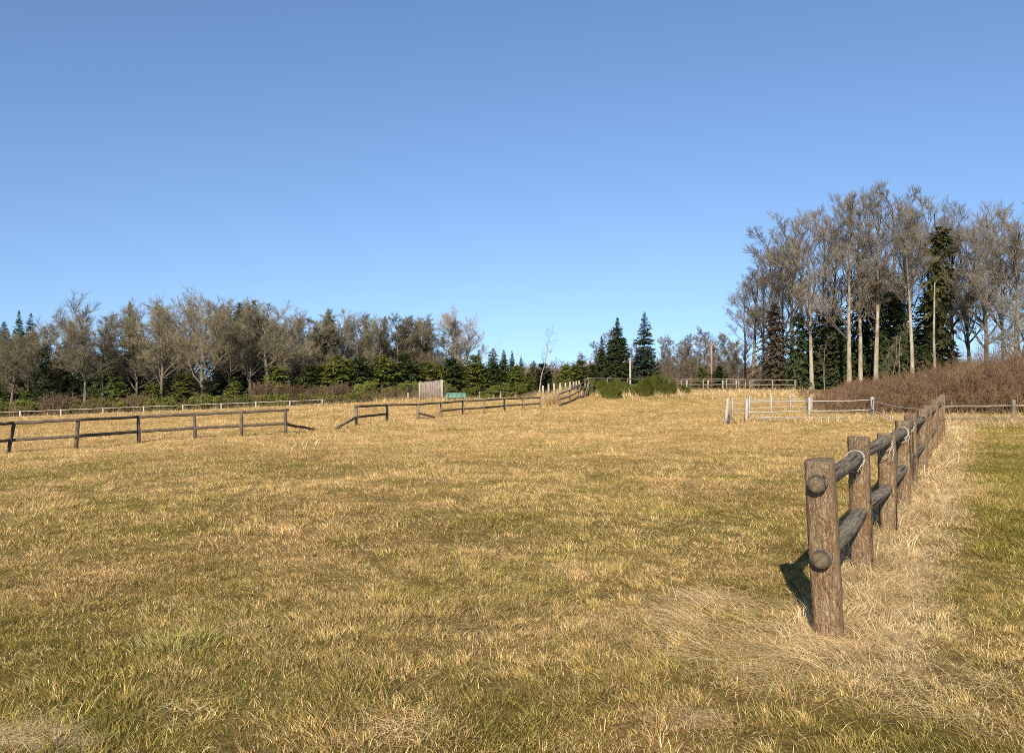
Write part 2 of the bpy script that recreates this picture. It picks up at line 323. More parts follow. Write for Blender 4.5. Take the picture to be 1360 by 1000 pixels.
# ------------------------------------------------------------------ the field: colour map shared by turf and blades
FX, FY, UX, UY = 2.04, 4.96, .515, .857          # first near post, direction of the near fence
def fence_s(x, y): return (x - FX) * UY - (y - FY) * UX, (x - FX) * UX + (y - FY) * UY
def greenness(x, y):
    s, t = fence_s(x, y)
    g = .54 - .12 * smooth(6, 12, y) - .32 * smooth(12, 22, y)
    g = g + .75 * (fbm(x, y, 2.4, 41) - .5) + .95 * (fbm(x, y, .6, 57) - .5)
    paddock = smooth(.5, 1.3, s) * smooth(1.5, 5, t)
    g = g + .58 * paddock
    strip = (1 - smooth(.22, .62, np.abs(s - .18 - .25 * (vnoise(x, y, .8, 13) - .5)))) * smooth(-1.1, -.1, t)
    g = g * (1 - .85 * strip)
    bank = smooth(48, 50, y) * (1 - smooth(54, 56, y)) * smooth(.07, .1, x / np.maximum(y, 1)) * (1 - smooth(.22, .27, x / np.maximum(y, 1)))
    g = g + .45 * bank
    g = g - .3 * smooth(55, 62, y)
    return np.clip(g, 0, 1), strip
def bare(x, y):                                   # trampled, bleached spots
    b = 0
    for (px, py, r) in ((28, 978, .16), (925, 957, .07)):
        d = 1.65 * F / (py - HY); cx = (px - CX) / F * d
        b = np.maximum(b, 1 - smooth(.4, 1.1, np.hypot((x - cx) / 1.6, y - d) / r + 1.1 * (vnoise(x, y, .13, 9) - .5) + .6 * (vnoise(x, y, .04, 19) - .5)))
    return b
STRAW = np.array((.74, .56, .295)); GOLD = np.array((.69, .435, .155)); BROWN = np.array((.37, .21, .085)); OLIVE = np.array((.36, .28, .065)); GREEN = np.array((.235, .205, .046)); SOIL = np.array((.70, .52, .31))
def turf_colour(x, y):
    g, strip = greenness(x, y)
    tone = fbm(x, y, 5.5, 77)
    dry = GOLD * .74 * (1 - .35 * tone[..., None]) + STRAW * .35 * tone[..., None]
    c = dry * (1 - g[..., None]) + (OLIVE * .8) * g[..., None]
    c = c * (1 - strip[..., None] * .7) + STRAW * .75 * strip[..., None] * .7
    c = c * (.58 + .42 * smooth(9, 24, y))[..., None]                         # brown thatch, its near colour darkened for the gaps between blades
    b = bare(x, y)[..., None]
    c = c * (1 - b) + SOIL * b
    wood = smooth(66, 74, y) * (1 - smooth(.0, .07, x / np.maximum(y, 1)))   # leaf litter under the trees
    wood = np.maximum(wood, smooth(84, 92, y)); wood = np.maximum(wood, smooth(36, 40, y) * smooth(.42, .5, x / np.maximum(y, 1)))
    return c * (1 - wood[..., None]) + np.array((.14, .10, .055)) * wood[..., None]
def axis(a, step0, growth, lim):
    v = [0.0]; st = step0
    while v[-1] < lim: v.append(v[-1] + st); st *= growth
    return np.array(v)
yy = np.concatenate([-axis(0, .5, 1.25, 300)[:0:-1], axis(0, .10, 1.0062, 60)[:-1]])
ylast = yy[-1]; yy = np.concatenate([yy, ylast + axis(0, .8, 1.06, 3500)[1:]])
xp = axis(0, .13, 1.0105, 60); xp = np.concatenate([xp, xp[-1] + axis(0, 1.2, 1.12, 3000)[1:]])
xx = np.concatenate([-xp[:0:-1], xp])
GX, GY = np.meshgrid(xx, yy); nx, ny = len(xx), len(yy)
gz = Z(GX, GY)
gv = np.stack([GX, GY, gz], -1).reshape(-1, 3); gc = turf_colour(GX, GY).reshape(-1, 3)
ii = (np.arange(ny - 1)[:, None] * nx + np.arange(nx - 1)[None, :]).ravel()
gq = np.stack([ii, ii + 1, ii + nx + 1, ii + nx], -1)
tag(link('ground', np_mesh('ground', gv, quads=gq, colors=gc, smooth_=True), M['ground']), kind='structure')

def blade_colour(x, y, n):
    g, strip = greenness(x, y)
    r = rs.rand(n); r2 = rs.rand(n)[:, None]; tone = fbm(x, y, 2.0, 91)
    grn = OLIVE * (1 - r2) + GREEN * r2
    dry = np.where((rs.rand(n) < .30 + .35 * tone)[:, None], GOLD * (1 - .3 * r2) + STRAW * .3 * r2, np.where((rs.rand(n) < .45)[:, None], BROWN, STRAW * (1 - .4 * r2) + GOLD * .4 * r2))
    c = np.where((r < g * .92)[:, None], grn, dry)
    c = np.where((rs.rand(n) < strip * .85)[:, None], STRAW * (.8 + .35 * r2), c)
    return c * (.62 + .7 * rs.rand(n))[:, None]
def blades(x, y, h, wd, lx, ly, col, fine):
    n = len(x); z = Z(x, y) - .006
    a = rs.rand(n) * 2 * PI; sx = np.cos(a) * wd / 2; sy = np.sin(a) * wd / 2
    base = np.stack([x, y, z], -1); side = np.stack([sx, sy, 0 * sx], -1)
    mid = base + np.stack([lx * .35, ly * .35, h * .62], -1); tip = base + np.stack([lx, ly, h], -1)
    if fine:
        V = np.stack([base - side, base + side, mid - side * .8, mid + side * .8, tip], 1).reshape(-1, 3)
        b = np.arange(n)[:, None] * 5
        T = np.concatenate([b + np.array([[0, 1, 3]]), b + np.array([[0, 3, 2]]), b + np.array([[2, 3, 4]])]); k = 5
    else:
        V = np.stack([base - side, base + side, tip], 1).reshape(-1, 3); T = np.arange(n)[:, None] * 3 + np.array([[0, 1, 2]]); k = 3
    return V, T, np.repeat(col, k, 0)
acc_v, acc_t, acc_c, cnt = [], [], [], 0
np.seterr(all='ignore')
def push(V, T, C):
    global cnt
    acc_v.append(V); acc_t.append(T + cnt); acc_c.append(C); cnt += len(V)
UW = .76
def scatter(d1, d2, per):
    n = int(UW * (d2 * d2 - d1 * d1) * per)
    d = np.sqrt(rs.rand(n) * (d2 * d2 - d1 * d1) + d1 * d1); return (rs.rand(n) * 2 - 1) * UW * d, d
# tufts: each leans its blades outward, all slightly laid over by the wind
for (d1, d2, per_clump, nb, rad, h0, w0, fine) in ((2.4, 7.2, 95, 84, .062, .036, .0031, True), (7.2, 13, 62, 46, .08, .045, .0046, True), (13, 24, 30, 28, .12, .056, .008, False), (24, 42, 14, 22, .17, .068, .013, False), (42, 70, 8.0, 18, .24, .07, .019, False)):
    cx, cy = scatter(d1, d2, per_clump); nc = len(cx)
    ch = np.clip(.45 + 1.0 * vnoise(cx, cy, .7, 23) + .35 * rs.randn(nc), .3, 2.0) * (.75 + .5 * fbm(cx, cy, 4, 29))
    cr = rs.uniform(.6, 1.5, nc) * rad; ctint = rs.uniform(.58, 1.3, nc)
    wa = 2 * PI * vnoise(cx, cy, 1.7, 31)
    i = np.repeat(np.arange(nc), nb); n = len(i)
    ang = rs.rand(n) * 2 * PI; rr = np.abs(rs.randn(n)) * cr[i]
    ox, oy = np.cos(ang) * rr, np.sin(ang) * rr; x = cx[i] + ox; y = cy[i] + oy
    keep = (rs.rand(n) > bare(x, y) * .75) & (y > 2.2); i = i[keep]; x = x[keep]; y = y[keep]; ox = ox[keep]; oy = oy[keep]; n = len(x)
    h = h0 * ch[i] * rs.uniform(.5, 1.25, n); ln = h * rs.uniform(.4, 1.5, n)
    lx = ox * .5 + ln * (.55 * np.cos(wa[i]) + .75 * rs.randn(n) * .7); ly = oy * .5 + ln * (.55 * np.sin(wa[i]) + .75 * rs.randn(n) * .7)
    col = blade_colour(cx[i] * .6 + x * .4, cy[i] * .6 + y * .4, n) * ctint[i][:, None]
    push(*blades(x, y, h, w0 * rs.uniform(.6, 1.3, n), lx, ly, col, fine))
    print('grass', d1, n)
# an even short sward between the tufts
for (d1, d2, per, h0, w0, fine) in ((2.4, 7.2, 2000, .024, .0034, True), (7.2, 13, 800, .03, .005, False), (13, 24, 300, .04, .009, False)):
    x, y = scatter(d1, d2, per); n = len(x)
    h = h0 * rs.uniform(.4, 1.5, n); ln = h * rs.uniform(.3, 2.2, n); az = 2 * PI * vnoise(x, y, .6, 37) + rs.randn(n) * .9
    push(*blades(x, y, h, w0 * rs.uniform(.6, 1.4, n), ln * np.cos(az), ln * np.sin(az), blade_colour(x, y, n), fine))
tag(link('field_grass', np_mesh('field_grass', np.vstack(acc_v), tris=np.vstack(acc_t), colors=np.vstack(acc_c)), M['grass']), 'short mottled green and straw grass covering the whole field', 'grass', kind='stuff')

# long bleached grass along the near fence, matted and lying over
def ribbons(x, y, L, wd, az, rise, droop, col, p=5):
    n = len(x); s = np.linspace(0, 1, p)[None, :]
    X = x[:, None] + np.cos(az)[:, None] * L[:, None] * s * (.35 + .65 * s * 1); Y = y[:, None] + np.sin(az)[:, None] * L[:, None] * s * (.35 + .65 * s)
    Hh = L[:, None] * (rise[:, None] * s - droop[:, None] * s * s)
    bz = Z(X, Y); Zz = bz + np.maximum(Hh, .004 + .012 * s)
    a = az + PI / 2 + rs.uniform(-.9, .9, n)
    side = np.stack([np.cos(a), np.sin(a), 0 * a], -1)[:, None, :] * (wd[:, None, None] / 2) * (1 - .75 * s)[..., None]
    Pp = np.stack([X, Y, Zz], -1)
    V = np.stack([Pp - side, Pp + side], 2).reshape(-1, 3)
    b = (np.arange(n)[:, None] * p + np.arange(p - 1)[None, :]).ravel() * 2
    Q = np.stack([b, b + 1, b + 3, b + 2], -1)
    return V, Q, np.repeat(col, p * 2, 0)
rv, rq, rc, rn = [], [], [], 0
def rpush(V, Q, C):
    global rn
    rv.append(V); rq.append(Q + rn); rc.append(C); rn += len(V)
def straw(n, cxs, cys, sig, L0, wd, rise0, tint=1.0, keepdir=None):
    k = rs.randint(0, len(cxs), n); x = cxs[k] + rs.randn(n) * sig; y = cys[k] + rs.randn(n) * sig
    az = rs.rand(n) * 2 * PI if keepdir is None else keepdir[k] + rs.randn(n) * .38
    L = L0 * rs.uniform(.5, 1.25, n); rise = rise0 * rs.uniform(.25, 1.3, n); droop = rise * rs.uniform(.3, 1.05, n)
    r2 = rs.rand(n)[:, None]
    ck = rs.uniform(.62, 1.22, len(cxs)); gk = (rs.rand(len(cxs)) < .12)[k]
    col = (STRAW * (1 - r2 * .4) + GOLD * r2 * .4) * (1.18 * tint * ck[k] * rs.uniform(.7, 1.2, n))[:, None]; col[gk] = col[gk] * .35 + OLIVE * .6
    bad = rs.rand(n) < .16; col[bad] = BROWN * .9
    rpush(*ribbons(x, y, L, np.full(n, wd) * rs.uniform(.6, 1.3, n), az, rise, droop, col))
def along(t0, t1, n, off, spread):
    t = rs.uniform(t0, t1, n); s = off + rs.randn(n) * spread
    return FX + UX * t + UY * s, FY + UY * t - UX * s
for (t0, t1, ncl, nper, wd, L0) in ((-.4, 3.2, 105, 62, .0034, .20), (3.2, 9, 180, 46, .0052, .25), (9, 20, 320, 30, .010, .30)):
    cx, cy = along(t0, t1, ncl, .10 + .05 * (t0 > 3), .17 + .04 * (t0 > 3))
    straw(ncl * nper, cx, cy, .07, L0, wd, .95, keepdir=rs.rand(ncl) * 2 * PI)
cx, cy = along(-.9, .6, 40, -.35, .38); straw(2400, cx, cy, .10, .32, .0038, .36, 1.15, keepdir=PI + rs.randn(40) * .6)     # fan lying left of the first post
cx, cy = along(-1.1, -.1, 34, .2, .42); straw(1400, cx, cy, .09, .22, .0034, .3)
for (px, py, k, sg) in ((28, 978, 500, .13), (925, 957, 260, .09)):
    p = at(px, py); straw(k, np.array([p.x]), np.array([p.y]), sg, .11, .0032, .06)
cx, cy = along(-.3, 2.5, 16, .55, .3); straw(450, cx, cy, .1, .2, .0034, .3)
# bleached wisps scattered over the field
cx, cy = scatter(3, 14, 1.5); straw(len(cx) * 11, cx, cy, .07, .10, .0036, .55, .9)
cx, cy = scatter(14, 40, .35); straw(len(cx) * 11, cx, cy, .16, .15, .010, .7, .9)
for (px, py, k, sg) in ((940, 795, 900, .18), (985, 860, 800, .16), (790, 830, 250, .14), (330, 830, 500, .2), (250, 940, 120, .12), (540, 960, 400, .12), (690, 780, 400, .2), (930, 700, 500, .3), (610, 835, 300, .14)):
    p = at(px, py); straw(int(k * .7), np.array([p.x]), np.array([p.y]), sg, .13, .0034, .3)
# tall pale grass behind the broken fences, round the panel and on the bank
for (pxa, pxb, da, db, ncl, nper, L0) in ((500, 700, 60, 72, 260, 22, .55), (240, 500, 55, 61, 150, 18, .4), (715, 750, 50, 60, 150, 34, .95), (770, 1080, 49, 62, 330, 18, .5), (0, 240, 52, 58, 120, 16, .35), (960, 1250, 30, 33, 300, 22, .42), (1255, 1400, 27, 31, 150, 26, .5), (860, 1070, 62, 74, 200, 16, .5), (20, 460, 18.5, 30, 80, 18, .3), (450, 720, 28, 47, 90, 18, .3)):
    d = rs.uniform(da, db, ncl); px = rs.uniform(pxa, pxb, ncl); straw(ncl * nper, (px - CX) / F * d, d, .2, L0, .00022 * (da + db) / 2 + .004, 1.4, .92)
tag(link('dry_grass', np_mesh('dry_grass', np.vstack(rv), quads=np.vstack(rq), colors=np.vstack(rc)), M['grass']), 'long bleached straw grass matted along the fences and banks', 'dry grass', kind='stuff')
# the one fresh green clump
def tuft(px, py, n, L0, label):
    p = at(px, py); k = rs.rand(n)
    x = p.x + np.clip(rs.randn(n), -1.7, 1.7) * .13; y = p.y + np.clip(rs.randn(n), -1.7, 1.7) * .07; az = np.arctan2(y - p.y, x - p.x) + rs.randn(n) * .6
    r2 = rs.rand(n)[:, None]; col = np.array((.25, .25, .05)) * (1 - r2) + np.array((.52, .45, .17)) * r2
    V, Q, C = ribbons(x, y, L0 * rs.uniform(.5, 1.2, n), np.full(n, .0055), az, rs.uniform(.9, 1.9, n), rs.uniform(.2, .8, n), col)
    tag(link('grass_tuft', np_mesh('grass_tuft', V - np.array(list(p)), quads=Q, colors=C), M['grass'], loc=p), label, 'grass tuft')
tuft(232, 862, 330, .09, 'fresh pale green grass tuft standing out in the left foreground')

# ------------------------------------------------------------------ near fence: round rails let through thick posts
HP = 1.137
nf = empty('post_and_rail_fence', (FX, FY, zf(FX, FY)), 'thick brown post fence with grey round rails running back from the right foreground', 'fence')
fang = math.atan2(UY, UX)
def log_post(h, r, seed):
    q = np.random.RandomState(seed); sides, rings = 36, 34
    zs = np.concatenate([np.linspace(-.25, h - .012, rings), [h, h + .002]]); a = np.arange(sides) * 2 * PI / sides
    ph = q.rand(6) * 6.28
    V = []
    for j, z in enumerate(zs):
        rr = r * (1 + .028 * np.sin(a * 2 + ph[0]) + .02 * np.sin(a * 3 + ph[1] + z * 1.2) + .014 * np.sin(a * 7 + ph[2] + z * 2) + .02 * math.sin(z * 4 + ph[3]))
        sq = (np.abs(np.cos(a)) ** 3.4 + np.abs(np.sin(a)) ** 3.4) ** (-1 / 3.4); rr = rr * (.62 + .38 * sq)
        rr = rr + .0022 * q.randn(sides)
        if j == rings: rr = rr * .965
        if j == rings + 1: rr = rr * .5
        V.append(np.stack([rr * np.cos(a), rr * np.sin(a), np.full(sides, z) + (.006 * np.cos(a + ph[4]) if j >= rings - 1 else 0)], -1))
    V = np.concatenate(V); n = len(zs)
    b = (np.arange(n - 1)[:, None] * sides); k = np.arange(sides)[None]; k2 = (k + 1) % sides
    Q = np.stack([b + k, b + k2, b + sides + k2, b + sides + k], -1).reshape(-1, 4)
    c = len(V); V = np.vstack([V, [[0, 0, h + .003]]]); e = (n - 1) * sides
    T = [(c, e + i, e + (i + 1) % sides) for i in range(sides)]
    return np_mesh('post', V, T, Q, smooth_=True)
tops = []
for i in range(11):
    t = 2.0 * i
    p = Vector((FX + UX * t, FY + UY * t, 0)) + Vector((UY, -UX, 0)) * (0, -.03, .0, .01, -.02, .01, 0, .02, -.01, 0, 0)[i]; p.z = zf(p.x, p.y)
    h = HP + (0, .02, -.05, .0, .01, .02, 0, .02, .03, .02, .10)[i]
    o = link('post', log_post(h, .088 if i else .09, 100 + i), M['post'], nf, p)
    lean = (-.052, -.03, -.02, -.01, -.02, .01, 0, .02, -.01, .01, 0)[i]
    o.rotation_euler = (Matrix.Rotation(lean, 4, 'Y') @ Matrix.Rotation(fang + rs.randn() * .07, 4, 'Z')).to_euler()
    tops.append((p, lean))

def log_rail(L, r, seed, near_end):
    q = np.random.RandomState(seed); sides, rings = 28, 40; a = np.arange(sides) * 2 * PI / sides; ph = q.rand(5) * 6.28
    xs = np.linspace(0, L, rings); V = []
    for j, x in enumerate(xs):
        rr = r * (1 + .03 * np.sin(2 * a + ph[0]) + .02 * np.sin(3 * a + ph[1] + x) + .03 * math.sin(x * 2.5 + ph[2])) + .0014 * q.randn(sides)
        if j < 3: rr = r * (1.0 if j else .95) * (1 + .012 * np.sin(2 * a + ph[0]))
        V.append(np.stack([np.full(sides, x if j != 1 else .006), rr * np.cos(a), rr * np.sin(a) + .012 * math.sin(x / L * PI) * q.choice([1]) * (-1)], -1))
    V = np.concatenate(V); b = np.arange(rings - 1)[:, None] * sides; k = np.arange(sides)[None]; k2 = (k + 1) % sides
    Q = np.stack([b + k, b + sides + k, b + sides + k2, b + k2], -1).reshape(-1, 4)
    c = len(V); V = np.vstack([V, [[L, 0, 0]]]); e = (rings - 1) * sides
    T = [(c, e + i, e + (i + 1) % sides) for i in range(sides)]
    me = np_mesh('rail', V, T, Q, smooth_=True)
    ring0 = V[:sides] * np.array([1, .998, .998]); Vd = np.vstack([ring0 + np.array([-.001, 0, 0]), ring0 * np.array([1, .5, .5]) + np.array([-.004, 0, 0]), [[-.005, 0, 0]]])
    Qd = [(i, (i + 1) % sides, sides + (i + 1) % sides, sides + i) for i in range(sides)]; Td = [(2 * sides, sides + i, sides + (i + 1) % sides) for i in range(sides)]
    return me, np_mesh('log_end', Vd, Td, Qd)
for i in range(10):
    for lvl, hz in enumerate((1.0, .52)):
        (pa, la), (pb, lb) = tops[i], tops[i + 1]
        a = pa + Vector((math.sin(la) * hz, 0, hz + rs.randn() * .012)); b = pb + Vector((math.sin(lb) * hz, 0, hz + rs.randn() * .02))
        dr = (b - a).normalized()
        a2 = a - dr * (.15 if i == 0 else -.02); b2 = b + dr * .03
        me, end = log_rail((b2 - a2).length, .0585 if lvl == 0 else .060, 300 + 7 * i + lvl, i == 0)
        o = link('rail', me, M['rail'], nf, a2)
        o.rotation_mode = 'QUATERNION'; o.rotation_quaternion = dr.to_track_quat('X', 'Z')
        e = link('log_end', end, M['log_end']); e.parent = o; e.location = (0, 0, 0)
        if i == 0 and lvl == 0:
            mb = MB()
            for z in (.012, .034): mb.tube([(-.004, .004, z), (-.010, .004, z)], .0045, 10)
            nl = build(mb, 'nail', M['metal']); nl.parent = o; nl.location = (0, 0, 0)
        tops_dr = dr
# ropes tied round the top rail where it meets the posts
def rope(i, off, label, hang, r=.0032):
    p, l = tops[i]; c = p + Vector((math.sin(l) * 1.0, 0, 1.0)) - Vector((UX, UY, 0)) * off
    d = Vector((UX, UY, 0)); u = Vector((UY, -UX, 0)); zv = Vector((0, 0, 1)); mb = MB()
    q = np.random.RandomState(i)
    for k, dx in enumerate((0, .022)[:1 + i % 2]):
        pts = []
        for j in range(25):
            a = j / 24 * 2 * PI
            s = 1 + (.22 * max(0, -math.sin(a)) * (k + .5))
            pts.append(c + d * (dx + .018 * math.sin(a + k)) + u * (.070 * math.cos(a)) * (1 + .05 * k) + zv * (.068 * math.sin(a) * s - .012))
        mb.tube(pts, r, 7)
    tail = [c + u * -.05 + zv * -.07, c + u * -.06 + zv * (-.09 - hang * .3) + d * -.01, c + u * -.03 + zv * (-.10 - hang * .5) - d * .03, c + u * .03 + zv * (-.085 - hang * .45) - d * .035, c + u * .06 + zv * (-.04 - hang * .1) - d * .02]
    mb.tube(tail, r, 7)
    if hang > .08: mb.tube([c + u * .06 + zv * .0, c + u * .085 - zv * hang * .7, c + u * .07 - zv * hang * 1.3, c + u * .03 - zv * hang * 1.5], r, 7)
    tag(build(mb, 'rope', M['rope'], loc=c, smooth_=True), label, 'rope', 'ropes tied to the near fence')
rope(1, .26, 'white rope wound round the top rail just before the second post', .05)
rope(2, .14, 'white rope hanging in a loop from the third post of the near fence', .14)
rope(3, .13, 'white rope tied at the fourth post of the near fence', .09, .004)
rope(4, .13, 'white rope tied at the fifth post of the near fence', .05, .004)
c = tops[8][0] + Vector((0, 0, 1)) - Vector((UX, UY, 0)) * .12
mb = MB(); mb.tube([c + Vector((.01, 0, .05)), c, c + Vector((0, 0, -.12)), c + Vector((0, 0, -.22))], [.012, .02, .05, .035], 8)
tag(build(mb, 'cloth_rag', M['rope'], loc=c, smooth_=True), 'pale rag tied to a far post of the near fence', 'rag')

# ------------------------------------------------------------------ low dark fences across the field
def pole_pts(a, b, sag=0.0, n=7, wob=.0):
    a, b = Vector(a), Vector(b); L = (b - a).length
    return [a.lerp(b, k / (n - 1)) + Vector((0, 0, -sag * 4 * (k / (n - 1)) * (1 - k / (n - 1)) + (wob * rs.randn() if 0 < k < n - 1 else 0))) for k in range(n)]
def fence(name, label, cat, posts, rails, mpost, mrail, rp=.06, rr=.05, sides=8, group=None, loose=(), square=False, sag=0.0, over=.0, wob=.008):
    """posts: (base Vector, height, lean_x); rails: heights as a share of post height, or (share, skip set)"""
    root = empty(name, posts[len(posts) // 2][0], label, cat, group); T = []
    for (b, h, ln) in posts:
        t = b + Vector((ln, 0, h)); mb = MB()
        if square:
            a = (posts[-1][0] - posts[0][0]); ang = math.atan2(a.y, a.x)
            mb.box(b + Vector((ln / 2, 0, h / 2 - .1)), (rp * 2, rp * 2, h + .2), Matrix.Rotation(ang, 4, 'Z') @ Matrix.Rotation(math.atan2(ln, h), 4, 'Y'))
        else:
            k = [b + Vector((-ln * .2, 0, -.2)), b + (t - b) * .3 + Vector((.008 * rs.randn(), 0, 0)), b + (t - b) * .7, t - Vector((0, 0, .012)), t]
            mb.tube(k, [rp, rp * rs.uniform(.95, 1.08), rp, rp * .98, rp * .85], 10)
        build(mb, 'post', mpost, root, b, smooth_=not square); T.append((b, t))
    for rl in rails:
        share, skip = rl if isinstance(rl, tuple) else (rl, ())
        for i in range(len(T) - 1):
            if i in skip: continue
            a = T[i][0].lerp(T[i][1], share); b = T[i + 1][0].lerp(T[i + 1][1], share)
            d = (b - a).normalized(); mb = MB()
            pts = pole_pts(a - d * over, b + d * over, sag * rs.uniform(.5, 1.3), 7, wob)
            mb.tube(pts, np.linspace(rr * rs.uniform(.9, 1.1), rr * rs.uniform(.85, 1.05), 7), sides)
            build(mb, 'rail', mrail, root, a, smooth_=True)
    for (a, b) in loose:
        mb = MB(); mb.tube(pole_pts(a, b, 0, 7, .006), rr, sides); build(mb, 'fallen_rail', mrail, root, a, smooth_=True)
    return root, T
def pxpost(px, base, top, lean_px=0):
    b = at(px, base); h = (base - top) / F * b.y; return (b, h, lean_px / F * b.y)
L1 = [pxpost(x, b, t, l) for x, b, t, l in ((-84, 612, 566, 3), (11, 603, 561, 8), (101, 597, 557, 3), (184, 589, 553, 0), (259, 583, 550, -1), (321, 580, 547, 0), (379, 577, 544, 0))]
g1 = at(417, 571.5) + Vector((0, 0, .03))
a1 = L1[-1][0] + Vector((0, 0, L1[-1][1] * .42))
fence('rail_fence', 'low weathered dark two rail fence on the left, its end rail fallen to the grass', 'fence', L1, [.985, .44], M['dark_rail'], M['dark_rail'], .048, .043, over=.10, wob=.004, loose=[(a1, g1)])
L2 = [pxpost(x, b, t, 0) for x, b, t in ((473, 565, 539), (514, 559, 537.5), (555, 557, 536.5), (586, 554, 534.5), (615, 551, 532), (643, 549, 531), (670, 546, 529.5), (695, 544, 528.5), (717, 542, 527.5))]
g2 = at(447, 570) + Vector((0, 0, .03)); a2 = L2[0][0] + Vector((0, 0, L2[0][1] * .42))
a3 = L2[2][0] + Vector((0, 0, L2[2][1] * .42)); g3 = at(577, 555.5) + Vector((0, 0, .05))
fence('rail_fence', 'low dark fence at centre with missing lower rails and dangling rail ends', 'fence', L2, [.97, (.42, (1, 2))], M['grey_post'], M['dark_rail'], .06, .045, over=.08, wob=.005, loose=[(a2, g2), (a3, g3)])
# the short run climbing the bank
p0 = on(743, 47.2); p1 = on(757, 48.6); p2 = on(769, 50); p3 = on(779, 51.5)
fence('bank_fence', 'short dark rail fence climbing the bank beside the broom bushes', 'fence', [(p0, .82, 0), (p1, .85, 0), (p2, .95, .05), (p3, 1.18, .1)], [.93, .5, .12], M['grey_post'], M['dark_rail'], .07, .055, over=.1)
mb = MB()
for k in range(7): mb.tube(pole_pts(p2.lerp(p3, .2 + .1 * k) + Vector((.1 * rs.randn(), .3 * rs.randn(), .1)), p3 + Vector((.1 * rs.randn() , .3 * rs.randn(), .5 + .7 * rs.rand())), 0, 4, .03), .035, 6)
tag(build(mb, 'rail_pile', M['grey_post'], loc=p2), 'stack of old grey rails leaning on the top of the bank fence', 'rail pile')
# row of white stubs behind it
wp = []
for px, tp, d in ((721.5, 512, 60), (728, 510, 62), (736, 509, 64.5), (744, 508.5, 67), (751, 508, 70), (757, 507, 73), (761.5, 506.5, 76), (765.5, 506, 79), (769, 505.5, 82), (774, 504.5, 85)):
    b = on(px, d); wp.append((b, zat(tp, d) - b.z, .04 * rs.randn()))
fence('white_post_fence', 'row of white fence posts closing up into the distance beside the bank', 'fence', wp, [.55], M['white_post'], M['white_post'], .065, .025, square=True, over=0, wob=.003)
# far rail fence behind the broom
fp = [(on(781, 52.5), zat(502, 52.5) - zf((781 - CX) / F * 52.5, 52.5), 0)]
for px, d, tp in ((806, 58, 502), (833, 64, 502.5), (858, 69, 502.8), (882, 73, 503), (905, 76, 503), (934, 77, 503.5), (965, 78, 503), (996, 79, 504), (1026, 79, 504), (1056, 79, 504.5)):
    b = on(px, d); fp.append((b, zat(tp, d) - b.z, 0))
fence('paddock_fence', 'pale grey square post fence with two rails behind the broom bushes', 'fence', fp, [.97, .52], M['grey_post'], M['grey_post'], .07, .055, square=True)
bp_ = []
for px, d in ((888, 96), (912, 97), (940, 98), (960, 99), (978, 100), (990, 101), (1008, 101), (1020, 102), (1033, 102), (1046, 102), (1064, 102), (1084, 102), (1100, 101)):
    b = on(px, d); bp_.append((b, 1.05, .03 * rs.randn()))
fence('white_post_fence', 'farthest line of small white posts in front of the right hand wood', 'fence', bp_, [.9], M['white_post'], M['grey_post'], .08, .035, square=True)
# white pen on the right
pn = [pxpost(991, 561, 529, 1), pxpost(1075, 558, 528, 0), pxpost(1158.5, 556, 527, 0)]
lastp = tops[10][0]
pr, PT = fence('white_rope_fence', 'white post and rope fence in front of the brown thicket', 'fence', pn, [.86, .42], M['white_post'], M['white_rope'], .055, .02, square=True, sag=.02)
for share, zz in ((.86, .83), (.42, .22)):
    a = PT[-1][0].lerp(PT[-1][1], share); mb = MB(); mb.tube(pole_pts(a, lastp + Vector((-.1, .12, zz)), .12, 9), .017, 6); build(mb, 'rail', M['white_rope'], pr, a, smooth_=True)
a = PT[0][0] + Vector((.5, .1, .18)); mb = MB(); mb.tube(pole_pts(a, PT[1][0] + Vector((1.6, .1, .12)), 0, 7, .01), .03, 6); build(mb, 'fallen_rail', M['white_rope'], pr, a, smooth_=True)
bk = [(on(973, 35.5), .88, 0), (on(995.5, 36.5), .95, 0), (on(1024, 37.5), 1.0, 0), (on(1050, 38.5), .95, 0), (on(1078, 39), .9, 0)]
fence('white_rope_fence', 'thin white rear fence of the pen, half hidden by the thicket end', 'fence', bk, [.75, .35], M['white_post'], M['white_rope'], .038, .016, square=True, sag=.03)
b, h, ln = pxpost(963, 563, 529, 3)
gp = empty('leaning_post', b, 'leaning white gate post with a dark brace, left of the white pen', 'post')
mb = MB(); mb.box(b + Vector((ln / 2, 0, h / 2 - .1)), (.10, .10, h + .2), Matrix.Rotation(math.atan2(ln, h), 4, 'Y')); build(mb, 'post', M['white_post'], gp, b)
mb = MB(); mb.tube(pole_pts(b + Vector((.07, .0, .5)), b + Vector((.42, -.05, .02)), 0, 4), .035, 8); build(mb, 'brace', M['grey_post'], gp, b)
mb = MB(); mb.tube(pole_pts(b + Vector((.12, .0, .02)), b + Vector((.16, .0, .42)), 0, 4), .04, 8); build(mb, 'brace', M['dark_rail'], gp, b)
# wooden cross fence at the right
cf = [(on(1240, 29.0), .84, 0), pxpost(1346, 562, 531, 0), pxpost(1436, 563, 531, 0), pxpost(1530, 564, 531, 0)]
fence('cross_fence', 'grey brown two rail wooden fence crossing behind the green strip on the right', 'fence', cf, [.74, .22], M['grey_post'], M['grey_post'], .075, .045, sag=0)
# white fence at the foot of the left wood
lw = []
for k, px in enumerate((-80, -27, 27, 81, 137, 191, 243, 294, 340, 385, 428)):
    d = 61.5 + k * .45; b = on(px, d); tp = 551 - (px + 80) * .0385
    lw.append((b, zat(tp - 1.5, d) - b.z, 0))
fence('white_rail_fence', 'long white two rail fence at the foot of the left wood', 'fence', lw, [.93, .48], M['white_post'], M['white_post'], .05, .026, square=True)

